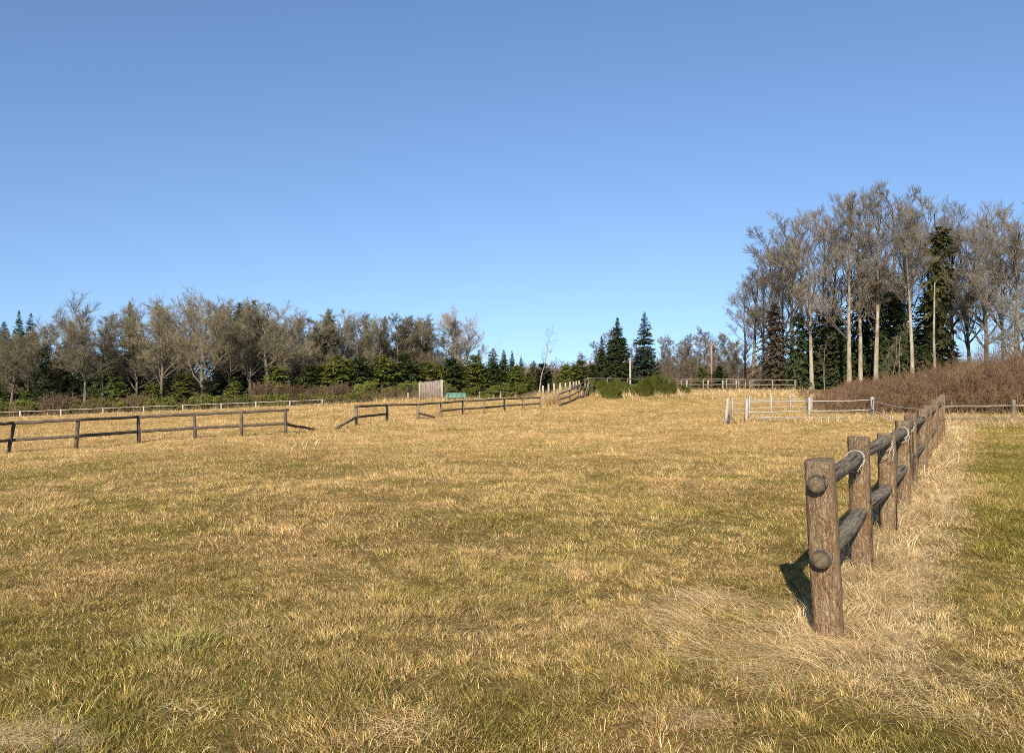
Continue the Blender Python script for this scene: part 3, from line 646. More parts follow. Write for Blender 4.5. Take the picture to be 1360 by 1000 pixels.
# ------------------------------------------------------------------ small things in mid distance
d = 66; c = on(572.5, d)
pw = empty('wooden_panel', c, 'tall bleached board panel with slanting top standing beyond the centre fence', 'panel')
xl, xr = (558 - CX) / F * d, (586.5 - CX) / F * d; zl, zr = zat(508, d), zat(504.5, d); n = 12
mb = MB()
for k in range(n):
    xa = xl + (xr - xl) * k / n; xb = xl + (xr - xl) * (k + 1) / n - .005; zt = zl + (zr - zl) * (k + .5) / n + .012 * rs.randn()
    mb.box(((xa + xb) / 2, d + .02 * (k % 2), (zt + c.z) / 2), (xb - xa, .03, zt - c.z))
build(mb, 'boards', M['panel'], pw, c)
for x, z in ((xl - .05, zl + .03), (xr + .05, zr + .04)):
    mb = MB(); mb.box((x, d + .01, (z + c.z) / 2 - .1), (.12, .14, z - c.z + .2)); build(mb, 'post', M['white_post'], pw, (x, d, c.z))
for f in (.25, .75):
    mb = MB(); mb.box(((xl + xr) / 2, d + .09, c.z + f * 1.6), (xr - xl, .05, .1)); build(mb, 'batten', M['panel'], pw, c)
d = 63; c = on(605, d)
tr = empty('hay_rack', c, 'faded green slatted rack beside the board panel', 'rack')
xl, xr = (594 - CX) / F * d, (618 - CX) / F * d; zt = zat(522.5, d); zb = c.z
for z in (zt, zt - .28):
    mb = MB()
    for yo in (-.3, .3): mb.tube([(xl, d + yo, z), (xr, d + yo, z)], .035, 8)
    for x in (xl, xr): mb.tube([(x, d - .3, z), (x, d + .3, z)], .035, 8)
    build(mb, 'frame', M['teal'], tr, c)
mb = MB()
for k in range(14):
    x = xl + (xr - xl) * (k + .5) / 14
    for yo in (-.3, .3): mb.tube([(x, d + yo, zt), (x + .02, d + yo * .5, zt - .55)], .022, 6)
build(mb, 'slats', M['teal'], tr, c)
for x in (xl, xr):
    for yo in (-.3, .3):
        mb = MB(); mb.tube([(x, d + yo, zt), (x, d + yo, zb - .1)], .04, 8); build(mb, 'leg', M['teal'], tr, (x, d + yo, zb))
b1, b2, b3 = on(637, 70), on(665, 71), on(684, 72)
fence('white_rail_fence', 'stub of pale rail fence beyond the centre fence, right of the green rack', 'fence', [(b1, zat(519.5, 70) - b1.z, 0), (b2, zat(519.5, 71) - b2.z, 0), (b3, zat(522, 72) - b3.z, .05)], [.96], M['grey_post'], M['grey_post'], .05, .025, square=True)
b = on(542, 63); mb = MB(); mb.box(b + Vector((0, 0, .25)), (.1, .1, .8)); mb.box(b + Vector((0, 0, .67)), (.14, .14, .06))
tag(build(mb, 'marker_post', M['white_post'], loc=b), 'short white post left of the board panel', 'post')
def pole(px, d, top, r, m, label, arm=False):
    b = on(px, d); zt = zat(top, d); e = empty('utility_pole' if arm else 'white_pole', b, label, 'pole')
    mb = MB(); mb.tube([b - Vector((0, 0, .5)), Vector((b.x, b.y, (b.z + zt) / 2)), Vector((b.x, b.y, zt))], [r, r * .93, r * .8], 12); build(mb, 'shaft', m, e, b, smooth_=True)
    if arm:
        mb = MB(); mb.box((b.x, b.y - .16, zt - .35), (1.7, .1, .12)); build(mb, 'crossarm', M['pole_brown'], e, b)
        for k in (-.75, 0, .75):
            mb = MB(); mb.tube([(b.x + k, b.y - .16, zt - .29), (b.x + k, b.y - .16, zt - .2), (b.x + k, b.y - .16, zt - .12)], [.03, .06, .04], 8); build(mb, 'insulator', M['white_post'], e, b)
    else:
        mb = MB(); mb.tube([(b.x, b.y, zt), (b.x, b.y, zt + .12)], [r * 1.2, r * .7], 12); build(mb, 'cap', M['metal'], e, b)
pole(945, 120, 455, .17, M['pole_brown'], 'tall reddish brown utility pole before the brown wood', True)
pole(837, 66, 477, .09, M['white_post'], 'slim white pole between the two dark firs')
pole(981, 105, 487, .13, M['white_post'], 'short white pole left of the right hand wood')


# ------------------------------------------------------------------ trees
def grow(q, P, R, n_child, t0, t1, ang, ratio, taper, up, wob, p, len_fall=.5, r_ratio=.5, gnarl=0.0):
    """children of every polyline in P (n,k,3); returns child polylines and radii"""
    n, k, _ = P.shape
    par = np.repeat(np.arange(n), n_child); m = len(par)
    t = (t0 + (t1 - t0) * ((np.tile(np.arange(n_child), n) + q.rand(m)) / n_child))
    f = t * (k - 1); i = np.minimum(f.astype(int), k - 2); u = (f - i)[:, None]
    a, b = P[par, i], P[par, i + 1]; base = a * (1 - u) + b * u
    T = b - a; T /= np.linalg.norm(T, axis=1, keepdims=True) + 1e-9
    plen = np.linalg.norm(np.diff(P, axis=1), axis=2).sum(1)[par]
    rad = (R[par, i] * (1 - u[:, 0]) + R[par, i + 1] * u[:, 0])
    X = np.cross(T, q.randn(m, 3)); X /= np.linalg.norm(X, axis=1, keepdims=True) + 1e-9
    th = np.radians(q.uniform(*ang, m))[:, None]
    D = T * np.cos(th) + X * np.sin(th)
    L = plen * ratio * q.uniform(.65, 1.25, m) * (1 - len_fall * t)
    C = np.zeros((m, p, 3)); C[:, 0] = base; d = D.copy()
    for s in range(1, p):
        d = d + q.randn(m, 3) * wob + np.array([0, 0, up]); d /= np.linalg.norm(d, axis=1, keepdims=True)
        C[:, s] = C[:, s - 1] + d * (L / (p - 1))[:, None]
    r0 = np.minimum(rad * r_ratio * q.uniform(.75, 1.15, m), rad * .9)
    Rr = r0[:, None] * np.linspace(1, taper, p)[None]
    return C, Rr
def bare_tree(seed, H=14.0, kind='oak'):
    q = np.random.RandomState(seed)
    cfg = dict(
        oak=dict(th=.86, tr=.26, l1=20, a1=(32, 66), r1=.52, t0=.30, up1=.10, l2=10, a2=(28, 58), r2=.50, l3=8, l4=5, wob=.17, bend=.03, s2=.32, s3=.25),
        tall=dict(th=.93, tr=.145, l1=24, a1=(16, 50), r1=.29, t0=(.26, .40, .32, .46)[seed % 4], up1=.09, l2=8, a2=(20, 46), r2=.48, l3=6, l4=4, wob=.11, bend=.014, s2=.42, s3=.35),
        fan=dict(th=.80, tr=.20, l1=20, a1=(25, 52), r1=.58, t0=.20, up1=.10, l2=9, a2=(20, 48), r2=.50, l3=7, l4=5, wob=.12),
        alder=dict(th=.95, tr=.13, l1=28, a1=(25, 52), r1=.27, t0=.18, up1=.12, l2=9, a2=(25, 50), r2=.48, l3=7, l4=4, wob=.12),
        sparse=dict(th=.97, tr=.12, l1=9, a1=(30, 65), r1=.30, t0=.30, up1=.15, l2=5, a2=(30, 60), r2=.5, l3=3, l4=2, wob=.18))[kind]
    p = 10; s = np.linspace(0, 1, p)
    tr = np.zeros((1, p, 3)); tr[0, :, 2] = s * H * cfg['th']
    bend = q.randn(2) * H * cfg.get('bend', .03)
    wv = np.cumsum(q.randn(p, 2) * H * cfg.get('bend', .03) * .33 * (cfg['wob'] / .15), axis=0); wv[0] = 0
    tr[0, :, :2] = bend * s[:, None] ** 2 + wv * s[:, None]
    r = cfg['tr'] * H / 14
    rt = r * (1 - .80 * s ** .9)[None]; rt[0, 0] = r * 1.35
    r_keep = rt.copy()
    l1, R1 = grow(q, tr, np.maximum(rt, r * .3), cfg['l1'], cfg['t0'], 1.0, cfg['a1'], cfg['r1'], .3, cfg['up1'], cfg['wob'], 7, .42, .62)
    l2, R2 = grow(q, l1, R1, cfg['l2'], cfg.get('s2', .25), 1.0, cfg['a2'], cfg['r2'], .35, .09, cfg['wob'] * 1.1, 5, .45, .62)
    l3, R3 = grow(q, l2, np.maximum(R2, .03), cfg['l3'], cfg.get('s3', .2), 1.0, (22, 50), .56, .5, .14, .11, 4, .25, .55)
    R3 = np.clip(R3, .010, .03)
    l4, R4 = grow(q, l3, R3, cfg['l4'], .15, 1.0, (14, 36), .80, .6, .10, .08, 3, .2, .7)
    R4 = np.clip(R4, .0055, .0095)
    A, B = MB(), MB()
    A.add(*tubes(tr, rt, 10)); A2 = MB(); A2.add(*tubes(l1, R1, 6)); A2.add(*tubes(l2, R2, 5)); B.add(*tubes(l3, R3, 3)); B.add(*tubes(l4, R4, 3))
    top = max(v[:, 2].max() for v in B.v)
    for X in (A, A2, B): X.v = [v * (H / top) * np.array([1, 1, 1]) for v in X.v]
    return (A.mesh('trunk', smooth_=True), A2.mesh('limbs', smooth_=True), B.mesh('crown')), H
def leaflets(base, direc, normal, L, Wd):
    """one kite-shaped pair of triangles for each leaflet"""
    side = np.cross(direc, normal); side /= np.linalg.norm(side, axis=1, keepdims=True) + 1e-9
    mid = base + direc * (L * .45)[:, None]; n = len(base)
    V = np.stack([base, mid - side * Wd[:, None] / 2, base + direc * L[:, None], mid + side * Wd[:, None] / 2], 1).reshape(-1, 3)
    b = np.arange(n)[:, None] * 4
    return V, b + np.array([[0, 1, 2, 3]])
def conifer(seed, H=14.0, R=2.6, base=.06, nb=420, k=22, droop=.25, dens=1.0, power=.85, rag=.25, leaf=.42):
    q = np.random.RandomState(seed)
    t = np.sort(base + (1 - base) * (q.rand(nb)) ** 1.15); t[-4:] = np.linspace(.96, .995, 4)
    az = np.arange(nb) * 2.39996 + q.randn(nb) * .4
    sector = 1 + rag * np.sin(az * 2 + q.rand() * 6 + t * 7) * .6
    L = R * ((1 - t) ** power + .015) * q.uniform(1 - rag * 1.6, 1 + rag, nb) * sector
    up = np.where(t > .8, .45, .12) - droop * (1 - t) * .5
    d0 = np.stack([np.cos(az), np.sin(az), up + .12 * q.randn(nb)], -1); d0 /= np.linalg.norm(d0, axis=1, keepdims=True)
    root = np.stack([0 * t, 0 * t, t * H], -1)
    s = np.linspace(0, 1, 4)
    P = root[:, None] + d0[:, None] * (L[:, None] * s)[..., None]; P[..., 2] -= droop * L[:, None] * s ** 2 * .8
    A, B = MB(), MB()
    tp = np.zeros((1, 8, 3)); ss = np.linspace(0, 1, 8); tp[0, :, 2] = ss * H; A.add(*tubes(tp, (H * .0145 * (1 - ss * .95))[None], 8))
    A.add(*tubes(P, np.clip(.012 * L[:, None], .012, .05) * (1 - .7 * s)[None], 3))
    m = nb * k; bi = np.repeat(np.arange(nb), k); f = q.rand(m) ** .7
    base_ = root[bi] + d0[bi] * (L[bi] * f)[:, None]; base_[:, 2] -= droop * L[bi] * f ** 2 * .8
    tang = d0[bi] - np.array([0, 0, 1.]) * (droop * 1.6 * f * .8)[:, None]; tang /= np.linalg.norm(tang, axis=1, keepdims=True)
    lat = np.cross(tang, [0, 0, 1.]); lat /= np.linalg.norm(lat, axis=1, keepdims=True) + 1e-9
    sg = q.choice([-1, 1], m)
    dd = tang * q.uniform(.3, 1, m)[:, None] + lat * (sg * q.uniform(.2, 1, m))[:, None] + np.stack([0 * f, 0 * f, q.uniform(-.55, .22, m)], -1); dd /= np.linalg.norm(dd, axis=1, keepdims=True)
    ll = leaf * q.uniform(.5, 1.25, m) * np.clip(L[bi] / (R * .45), .22, 1.15)
    nrm = np.cross(dd, lat) + q.randn(m, 3) * .35
    V, Q = leaflets(base_ + q.randn(m, 3) * .03, dd, nrm, ll, ll * q.uniform(.28, .5, m)); B.add(V, Q)
    return (A.mesh('trunk', smooth_=True), B.mesh('crown')), H
def leafy_bush(seed, H=3.0, R=1.6, n=5200, leaf=.2):
    q = np.random.RandomState(seed)
    nl = 16; c = q.randn(nl, 3) * np.array([.45, .45, .25]); c[:, 2] = q.uniform(.15, .85, nl); cr = q.uniform(.22, .5, nl) * (1.1 - c[:, 2] * .6)
    i = q.randint(0, nl, n); v = q.randn(n, 3); v /= np.linalg.norm(v, axis=1, keepdims=True)
    p = c[i] + v * (cr[i] * q.uniform(.3, 1.1, n) ** .6)[:, None] * np.array([1, 1, .7]); p = p[p[:, 2] > 0]; n = len(p)
    p *= np.array([R, R, H]) / np.array([1, 1, 1.1])
    dd = q.randn(n, 3) + np.array([0, 0, .5]); dd /= np.linalg.norm(dd, axis=1, keepdims=True)
    l = leaf * q.uniform(.5, 1.3, n); B = MB(); B.add(*leaflets(p, dd, q.randn(n, 3), l, l * .5))
    st = np.zeros((9, 4, 3)); ang = q.rand(9) * 6.28
    for s in range(4): st[:, s] = np.stack([np.cos(ang) * R * .5 * (s / 3) ** 1.3, np.sin(ang) * R * .5 * (s / 3) ** 1.3, np.full(9, H * .75 * s / 3)], -1)
    A = MB(); A.add(*tubes(st, np.full((9, 4), .03), 5))
    return (A.mesh('stems'), B.mesh('foliage')), H
def broom_bush(seed, H=2.0, R=1.3, n=5200):
    q = np.random.RandomState(seed)
    nc = 26; ca = q.rand(nc) * 6.28; cr = np.sqrt(q.rand(nc)) * R * .95; ch = H * (1 - .74 * (cr / R) ** 2) * q.uniform(.6, 1.08, nc)
    i = q.randint(0, nc, n); bx = np.cos(ca[i]) * cr[i] + q.randn(n) * .13; by = np.sin(ca[i]) * cr[i] + q.randn(n) * .13
    h = ch[i] * q.uniform(.5, 1.03, n); z0 = h * q.uniform(0, .55, n) * q.rand(n)
    out = np.stack([np.cos(ca[i]) * .22 + q.randn(n) * .13, np.sin(ca[i]) * .22 + q.randn(n) * .13], -1) * h[:, None]
    s = np.linspace(0, 1, 4); P = np.zeros((n, 4, 3))
    P[..., 0] = bx[:, None] * .8 + out[:, :1] * s ** 1.4; P[..., 1] = by[:, None] * .8 + out[:, 1:] * s ** 1.4; P[..., 2] = z0[:, None] + (h - z0)[:, None] * s
    P[:, 1:3] += q.randn(n, 2, 3) * .025
    B = MB(); B.add(*tubes(P, np.linspace(.017, .008, 4)[None] * q.uniform(.7, 1.2, (n, 1)), 3))
    nb = 40; a = q.rand(nb) * 6.28; A = MB(); Pb = np.zeros((nb, 3, 3)); rr = q.rand(nb) * R * .7
    for k in range(3): Pb[:, k] = np.stack([np.cos(a) * rr * (.5 + .25 * k), np.sin(a) * rr * (.5 + .25 * k), np.full(nb, -.05 + H * .25 * k)], -1)
    A.add(*tubes(Pb, np.full((nb, 3), .022), 4))
    return (A.mesh('stems'), B.mesh('foliage')), H
def bare_shrub(seed, H=2.4, R=1.4, n=34):
    q = np.random.RandomState(seed); a = q.rand(n) * 6.28; P = np.zeros((n, 4, 3)); out = q.uniform(.1, .55, n) * R
    for s in range(4): P[:, s] = np.stack([np.cos(a) * (.12 + out * (s / 3) ** 1.2), np.sin(a) * (.12 + out * (s / 3) ** 1.2), H * .8 * (s / 3) * q.uniform(.75, 1, n)], -1)
    R0 = np.linspace(.03, .012, 4)[None].repeat(n, 0)
    l1, R1 = grow(q, P, R0, 9, .2, 1, (20, 55), .5, .5, .06, .2, 4, .4, .7); l2, R2 = grow(q, l1, R1, 6, .15, 1, (20, 60), .55, .6, .04, .2, 3, .3, .8)
    A, B = MB(), MB(); A.add(*tubes(P, R0, 5)); B.add(*tubes(l1, np.clip(R1, .009, .02), 3)); B.add(*tubes(l2, np.clip(R2, .008, .012), 3))
    return (A.mesh('stems'), B.mesh('twigs')), H
def brush_field(q, xs, ys, hs, nb1=6, nb2=4, r0=.014, rmin=.006, lean=.35):
    n = len(xs); P = np.zeros((n, 4, 3)); P[:, 0] = np.stack([xs, ys, Z(xs, ys) - .05], -1)
    d = np.stack([q.randn(n) * lean, q.randn(n) * lean, np.ones(n)], -1)
    for s in range(1, 4):
        d = d + q.randn(n, 3) * .16; d /= np.linalg.norm(d, axis=1, keepdims=True); P[:, s] = P[:, s - 1] + d * (hs / 3)[:, None]
    R0 = np.linspace(1, .45, 4)[None] * np.full((n, 1), r0)
    l1, R1 = grow(q, P, R0, nb1, .12, 1, (20, 65), .5, .5, .05, .2, 4, .35, .75); l2, R2 = grow(q, l1, R1, nb2, .1, 1, (20, 65), .55, .7, .0, .22, 3, .3, .8)
    B = MB(); B.add(*tubes(P, R0, 4)); B.add(*tubes(l1, np.maximum(R1, rmin), 3)); B.add(*tubes(l2, np.maximum(R2, rmin * .8), 3)); return B

LIB = {}
def lib(key, fn, names): LIB[key] = (*fn, names)
TC, TL, SF, ST = ('trunk', 'crown'), ('trunk', 'limbs', 'crown'), ('stems', 'foliage'), ('stems', 'twigs')
for k in range(4): lib('oak%d' % k, bare_tree(40 + k, 14, 'oak'), TL)
for k in range(4): lib('tall%d' % k, bare_tree(60 + k, 22, 'tall'), TL)
for k in range(3): lib('alder%d' % k, bare_tree(80 + k, 13, 'alder'), TL)
lib('fan0', bare_tree(93, 13, 'fan'), TL); lib('sparse0', bare_tree(95, 9, 'sparse'), TL); lib('sparse1', bare_tree(97, 12, 'sparse'), TL)
for k in range(4): lib('fir%d' % k, conifer(20 + k, 14, 3.1, .05, 520, 26, .28, leaf=.48, power=(.7, .95, .8, .62)[k]), TC)
lib('spruce0', conifer(30, 11, 2.7, .03, 560, 34, .14, rag=.16, leaf=.42, power=.8), TC)
lib('spruce1', conifer(31, 11, 2.6, .03, 420, 34, .06, rag=.24, leaf=.42, power=.85), TC)
for k in range(3): lib('young%d' % k, conifer(50 + k, 5, 1.7, .0, 300, 40, .02, rag=.42, leaf=.30, power=.55), TC)
lib('wide0', conifer(57, 14, 4.0, .0, 520, 26, .35, rag=.35, leaf=.5, power=.45), TC); lib('wide1', conifer(58, 14, 3.6, .0, 520, 26, .4, rag=.4, leaf=.5, power=.5), TC)
lib('column0', conifer(59, 10, 1.5, .0, 380, 26, .3, rag=.5, leaf=.42, power=.25), TC)
for k in range(2): lib('bush%d' % k, leafy_bush(70 + k), SF)
for k in range(3): lib('broom%d' % k, broom_bush(110 + k), SF)
for k in range(2): lib('shrub%d' % k, bare_shrub(120 + k), ST)
USED = {}
def plant(name, key, px, d, top, m_a, m_b, label, cat, group=None, wf=1.0, rot=None, h=None, sink=.15, lean=0):
    meshes, H, names = LIB[key]
    b = on(px, d); hh = h if h else zat(top, d) - b.z
    e = empty(name, b - Vector((0, 0, sink)), label, cat, group)
    s = (hh + sink) / H; e.scale = (s * wf, s * wf, s); e.rotation_euler = (0, lean, rs.rand() * 6.28 if rot is None else rot)
    mm = (m_a, m_b) if len(names) == 2 else (m_a, BP if m_b is TP else (BD if key[:4] == 'tall' else BK), m_b)
    for nm, me, m in zip(names, meshes, mm):
        kk = (key, nm, m.name)
        if kk not in USED:
            c = me if not me.materials else me.copy()
            c.materials.clear(); c.materials.append(m); USED[kk] = c
        o = bpy.data.objects.new(nm, USED[kk]); COL.objects.link(o); o.parent = e
    return e
BK, BP, BD, TW, TB, TP, TG = M['bark'], M['bark_pale'], M['bark_dark'], M['twig'], M['twig_brown'], M['twig_pale'], M['twig_grey']
ND, NY, NB, NR = M['needle'], M['needle_young'], M['needle_blue'], M['needle_brown']
# --- left wood, bare trees: variant, pixel, depth, top, width, label
for key, px, d, top, wf, tw, label in (
    ('oak0', -35, 84, 425, 1.1, TW, 'bare lichen grey oak cut by the left edge of the photo'),
    ('oak1', 15, 86, 432, 1.25, TW, 'low spreading bare oak at the far left behind the white fence'),
    ('alder0', 62, 92, 428, 1.5, TB, 'brownish bare tree behind the dark wide fir at far left'),
    ('oak2', 112, 84, 388, 1.15, TW, 'tall bare oak with fan crown, first big one from the left'),
    ('tall1', 136, 87, 425, .9, TB, 'bare tree with thin white trunk right of the first big left oak'),
    ('oak3', 182, 90, 408, 1.15, TW, 'mossy bare oak below the conifer spire in the left wood'),
    ('oak0', 214, 87, 393, 1.1, TW, 'crooked bare oak with a forked trunk in the left wood'),
    ('oak1', 240, 92, 388, 1.1, TW, 'bare oak close behind the tallest left oak'),
    ('oak2', 270, 85, 374, 1.0, TW, 'tallest bare grey oak of the left wood'),
    ('oak3', 306, 93, 402, 1.1, TW, 'dark limbed bare oak right of the tallest left oak'),
    ('oak0', 332, 90, 396, 1.1, TW, 'bare oak growing among tall firs at the middle of the left wood'),
    ('oak1', 356, 91, 393, 1.1, TW, 'round crowned bare oak before the dip in the left wood skyline'),
    ('oak2', 382, 94, 410, 1.0, TW, 'lower bare oak on the left side of the skyline dip'),
    ('oak3', 405, 103, 424, .9, TW, 'small bare oak in the dip of the skyline'),
    ('alder1', 432, 106, 411, 1.7, TW, 'bare grey tree right of the skyline dip, beside a fir'),
    ('tall2', 455, 108, 407, 1.2, TW, 'tallest bare tree right of the skyline dip'),
    ('oak1', 478, 110, 412, .95, TW, 'bare tree with a wide top above the young firs'),
    ('tall0', 503, 114, 420, 1.2, TW, 'bare tree left of a pointed fir near the wood centre'),
    ('alder2', 527, 117, 414, 1.9, TW, 'brownish bare tree behind the board panel, left of two firs'),
    ('alder0', 548, 118, 417, 1.8, TB, 'brownish bare tree above the left half of the board panel'),
    ('alder1', 567, 119, 416, 1.7, TW, 'brownish bare tree straight above the board panel'),
    ('alder2', 588, 121, 419, 1.7, TB, 'brownish bare tree next left of the pale fan shaped one'),
    ('fan0', 617, 122, 400, 1.2, TP, 'pale fan shaped bare tree standing clear against the sky')):
    plant('bare_tree', key, px, d, top, BP if tw is TP or key == 'tall1' else BK, tw, label, 'tree', 'bare trees of the left wood', wf)
plant('bare_tree', 'sparse1', 655, 128, 446, BP, TP, 'small thin bare tree right of the pale fan shaped tree', 'tree', 'bare trees of the left wood', 1.3)
plant('dead_tree', 'sparse0', 716, 105, 430, BP, TG, 'lone leaning nearly branchless tree against the sky at centre', 'tree', None, 1.25, rot=.3, lean=.13)
# --- left wood, tall conifers
for key, px, d, top, wf, label in (
    ('fir0', 5, 108, 427, 1, 'dark fir top at the far left edge'), ('fir1', 25, 110, 412, .9, 'left one of two fir tips rising at far left'), ('fir2', 41, 112, 416, .9, 'right one of two fir tips rising at far left'),
    ('wide0', 62, 92, 458, .9, 'wide dark green fir left of the first big oak'), ('wide1', 90, 93, 452, .8, 'dark fir close behind the first big left oak'), ('fir1', 146, 95, 448, 1.3, 'green fir between the white trunk and the spire'),
    ('spruce1', 172, 104, 400, .75, 'narrow conifer spire poking above the left oaks'), ('wide0', 180, 99, 440, .8, 'black green fir filling the gap under the spire'),
    ('fir3', 232, 99, 440, 1.3, 'dark fir seen through the crooked forked oak'), ('wide1', 296, 100, 430, .8, 'dark fir behind the gap right of the tallest oak'), ('fir0', 318, 99, 402, 1.1, 'tall fir left of the middle of the left wood'),
    ('fir2', 337, 100, 399, 1.1, 'tallest fir at the middle of the left wood'), ('wide0', 372, 102, 436, .8, 'dark fir under the round crowned oak'), ('fir1', 402, 107, 448, 1.3, 'dark fir at the bottom of the skyline dip'), ('fir3', 420, 108, 434, 1.0, 'fir on the right side of the skyline dip'),
    ('fir0', 436, 110, 410, .9, 'tall pointed fir just right of the skyline dip'), ('fir2', 486, 116, 432, 1.1, 'fir between the bare trees above the young firs'), ('fir1', 511, 118, 420, .9, 'pointed fir left of the board panel top'), ('fir3', 537, 120, 423, .9, 'pointed fir above the marker post'),
    ('fir0', 565, 122, 440, 1.0, 'shaded fir behind the board panel'), ('fir2', 604, 126, 440, .9, 'dark fir at the foot of the pale fan shaped tree'), ('fir1', 636, 134, 464, 1.2, 'first low fir right of the pale fan shaped tree'), ('fir3', 655, 138, 462, 1.1, 'second low fir right of the pale fan shaped tree'),
    ('fir0', 669, 142, 464, .9, 'third low fir right of the pale fan shaped tree'), ('fir2', 680, 146, 465, .9, 'fourth low fir right of the pale fan shaped tree'), ('fir1', 692, 152, 472, 1.0, 'last low fir of the left wood skyline')):
    plant('conifer', key, px, d, top, BD, ND, label, 'tree', 'conifers of the left wood', wf)
q = np.random.RandomState(5)
for k, (px, d, top) in enumerate(((-10, 98, 432), (38, 97, 436), (92, 97, 412), (150, 98, 420), (196, 99, 402), (228, 98, 400), (256, 99, 398), (288, 99, 398), (318, 100, 402), (345, 101, 402), (368, 102, 408), (392, 104, 420), (418, 110, 426), (444, 112, 416), (466, 115, 418), (490, 117, 420), (516, 120, 424), (540, 123, 424), (556, 124, 424), (574, 125, 428))):
    plant('bare_tree', ('alder%d' if k % 2 else 'oak%d') % (k % 3), px, d, top - 5, BD, TW if k % 3 else TB, 'bare tree in the second rank of the left wood', 'tree', 'bare trees in the second rank of the left wood', 1.9 if k % 2 else 1.2)
for k in range(30):
    px = -60 + 770 * (k + q.rand()) / 30; d = 102 + .065 * max(px, 0) + q.rand() * 9
    plant('conifer', ('fir0', 'fir1', 'wide0', 'wide1', 'fir3')[k % 5], px, d, 462 + q.rand() * 22 + max(0, px - 380) * .05, BD, ND, 'dark conifer in the shade at the back of the left wood', 'tree', 'dark conifers at the back of the left wood', 1.3)
# --- left wood, young firs and evergreen bushes at its edge
for k, (px, d, top, wf, hue) in enumerate(((-18, 78, 508, 1.2, 0), (35, 80, 512, 1.2, 1), (58, 80, 505, 1.2, 0), (160, 80, 498, 1.3, 0), (205, 79, 512, 1.1, 0), (243, 78, 492, 1.1, 0), (276, 80, 512, 1.2, 1), (313, 80, 500, 1.1, 0), (366, 85, 486, 1.2, 0), (394, 88, 494, 1.2, 0), (412, 92, 487, 1.1, 0), (430, 93, 480, 1.1, 0), (447, 95, 478, 1.1, 0), (463, 97, 472, 1.1, 0), (479, 98, 474, 1.1, 0),
    (494, 99, 478, 1.1, 0), (508, 100, 474, 1.1, 0), (523, 102, 479, 1.1, 0), (538, 103, 476, 1.1, 0), (553, 104, 482, 1.1, 0), (568, 105, 480, 1.1, 0), (584, 106, 475, 1.1, 0), (600, 107, 478, 1.1, 0), (614, 108, 482, 1.1, 0), (629, 109, 478, 1.1, 0), (643, 110, 482, 1.1, 0), (657, 111, 480, 1.1, 0), (671, 112, 484, 1.1, 0), (686, 113, 488, 1.1, 0), (702, 112, 491, 1.1, 0), (722, 108, 489, 1.2, 0), (742, 104, 494, 1.2, 0))):
    where = 'under the left oaks' if px < 350 else ('left of the board panel' if px < 560 else ('behind the green rack' if px < 650 else 'at the right end of the left wood'))
    plant('young_fir', 'young%d' % (k % 3), px, d, top + (-7, 6, 0, 9, -3, 4)[k % 6], BD, ND if k % 4 == 2 else NY, ('young dark green fir ' if k % 4 == 2 else 'young yellow green fir ') + where, 'tree', 'young firs ' + where, wf)
for k in range(26):
    px = 400 + 320 * (k + q.rand()) / 26; d = 88 + .06 * (px - 400) + q.rand() * 6; where = 'before the young firs'
    plant('evergreen_bush', 'bush%d' % (k % 2), px, d, 503 + q.rand() * 12, BD, NY if k % 3 else ND, 'low green bush at the field edge before the young firs', 'bush', 'low bushes before the young firs', 1.3)
for k in range(34):
    px = -30 + 520 * (k + q.rand()) / 34; d = 73 + q.rand() * 6 + max(px - 330, 0) * .06
    plant('evergreen_bush', 'bush%d' % (k % 2), px, d, 527 + q.rand() * 10 - max(px - 100, 0) * .03, BD, NY, 'low olive bush behind the white fence under the left oaks', 'bush', 'low bushes behind the white fence', 1.3)
for px, d, top, label in ((77, 76, 520, 'rust brown bare shrub behind the white fence near the first big oak'), (180, 77, 522, 'brown bare shrub behind the white fence below the spire'), (352, 82, 505, 'brown leafless shrub left of the first rail fence end'), (384, 84, 508, 'rust tinted leafless shrub above the fallen fence rail'), (452, 86, 508, 'grey brown leafless shrub above the broken fence gap'), (425, 85, 511, 'low brown leafless shrub right of the rust tinted one')):
    plant('bare_shrub', 'shrub%d' % (int(px) % 2), px, d, top, M['brush'], M['brush'], label, 'shrub', 'leafless shrubs at the left wood edge', 1.5)
# undergrowth along the left wood
n = 1350; xs_px = -120 + 720 * q.rand(n) ** 1.6; ds = q.uniform(70, 92, n) + np.clip(xs_px - 350, 0, 400) * .05
B = brush_field(q, (xs_px - CX) / F * ds, ds, q.uniform(.7, 2.3, n), 6, 4, .018, .009)
tag(build(B, 'undergrowth', M['brush'], loc=(0, 0, 0)), 'brown leafless undergrowth along the foot of the left wood', 'undergrowth', kind='stuff')
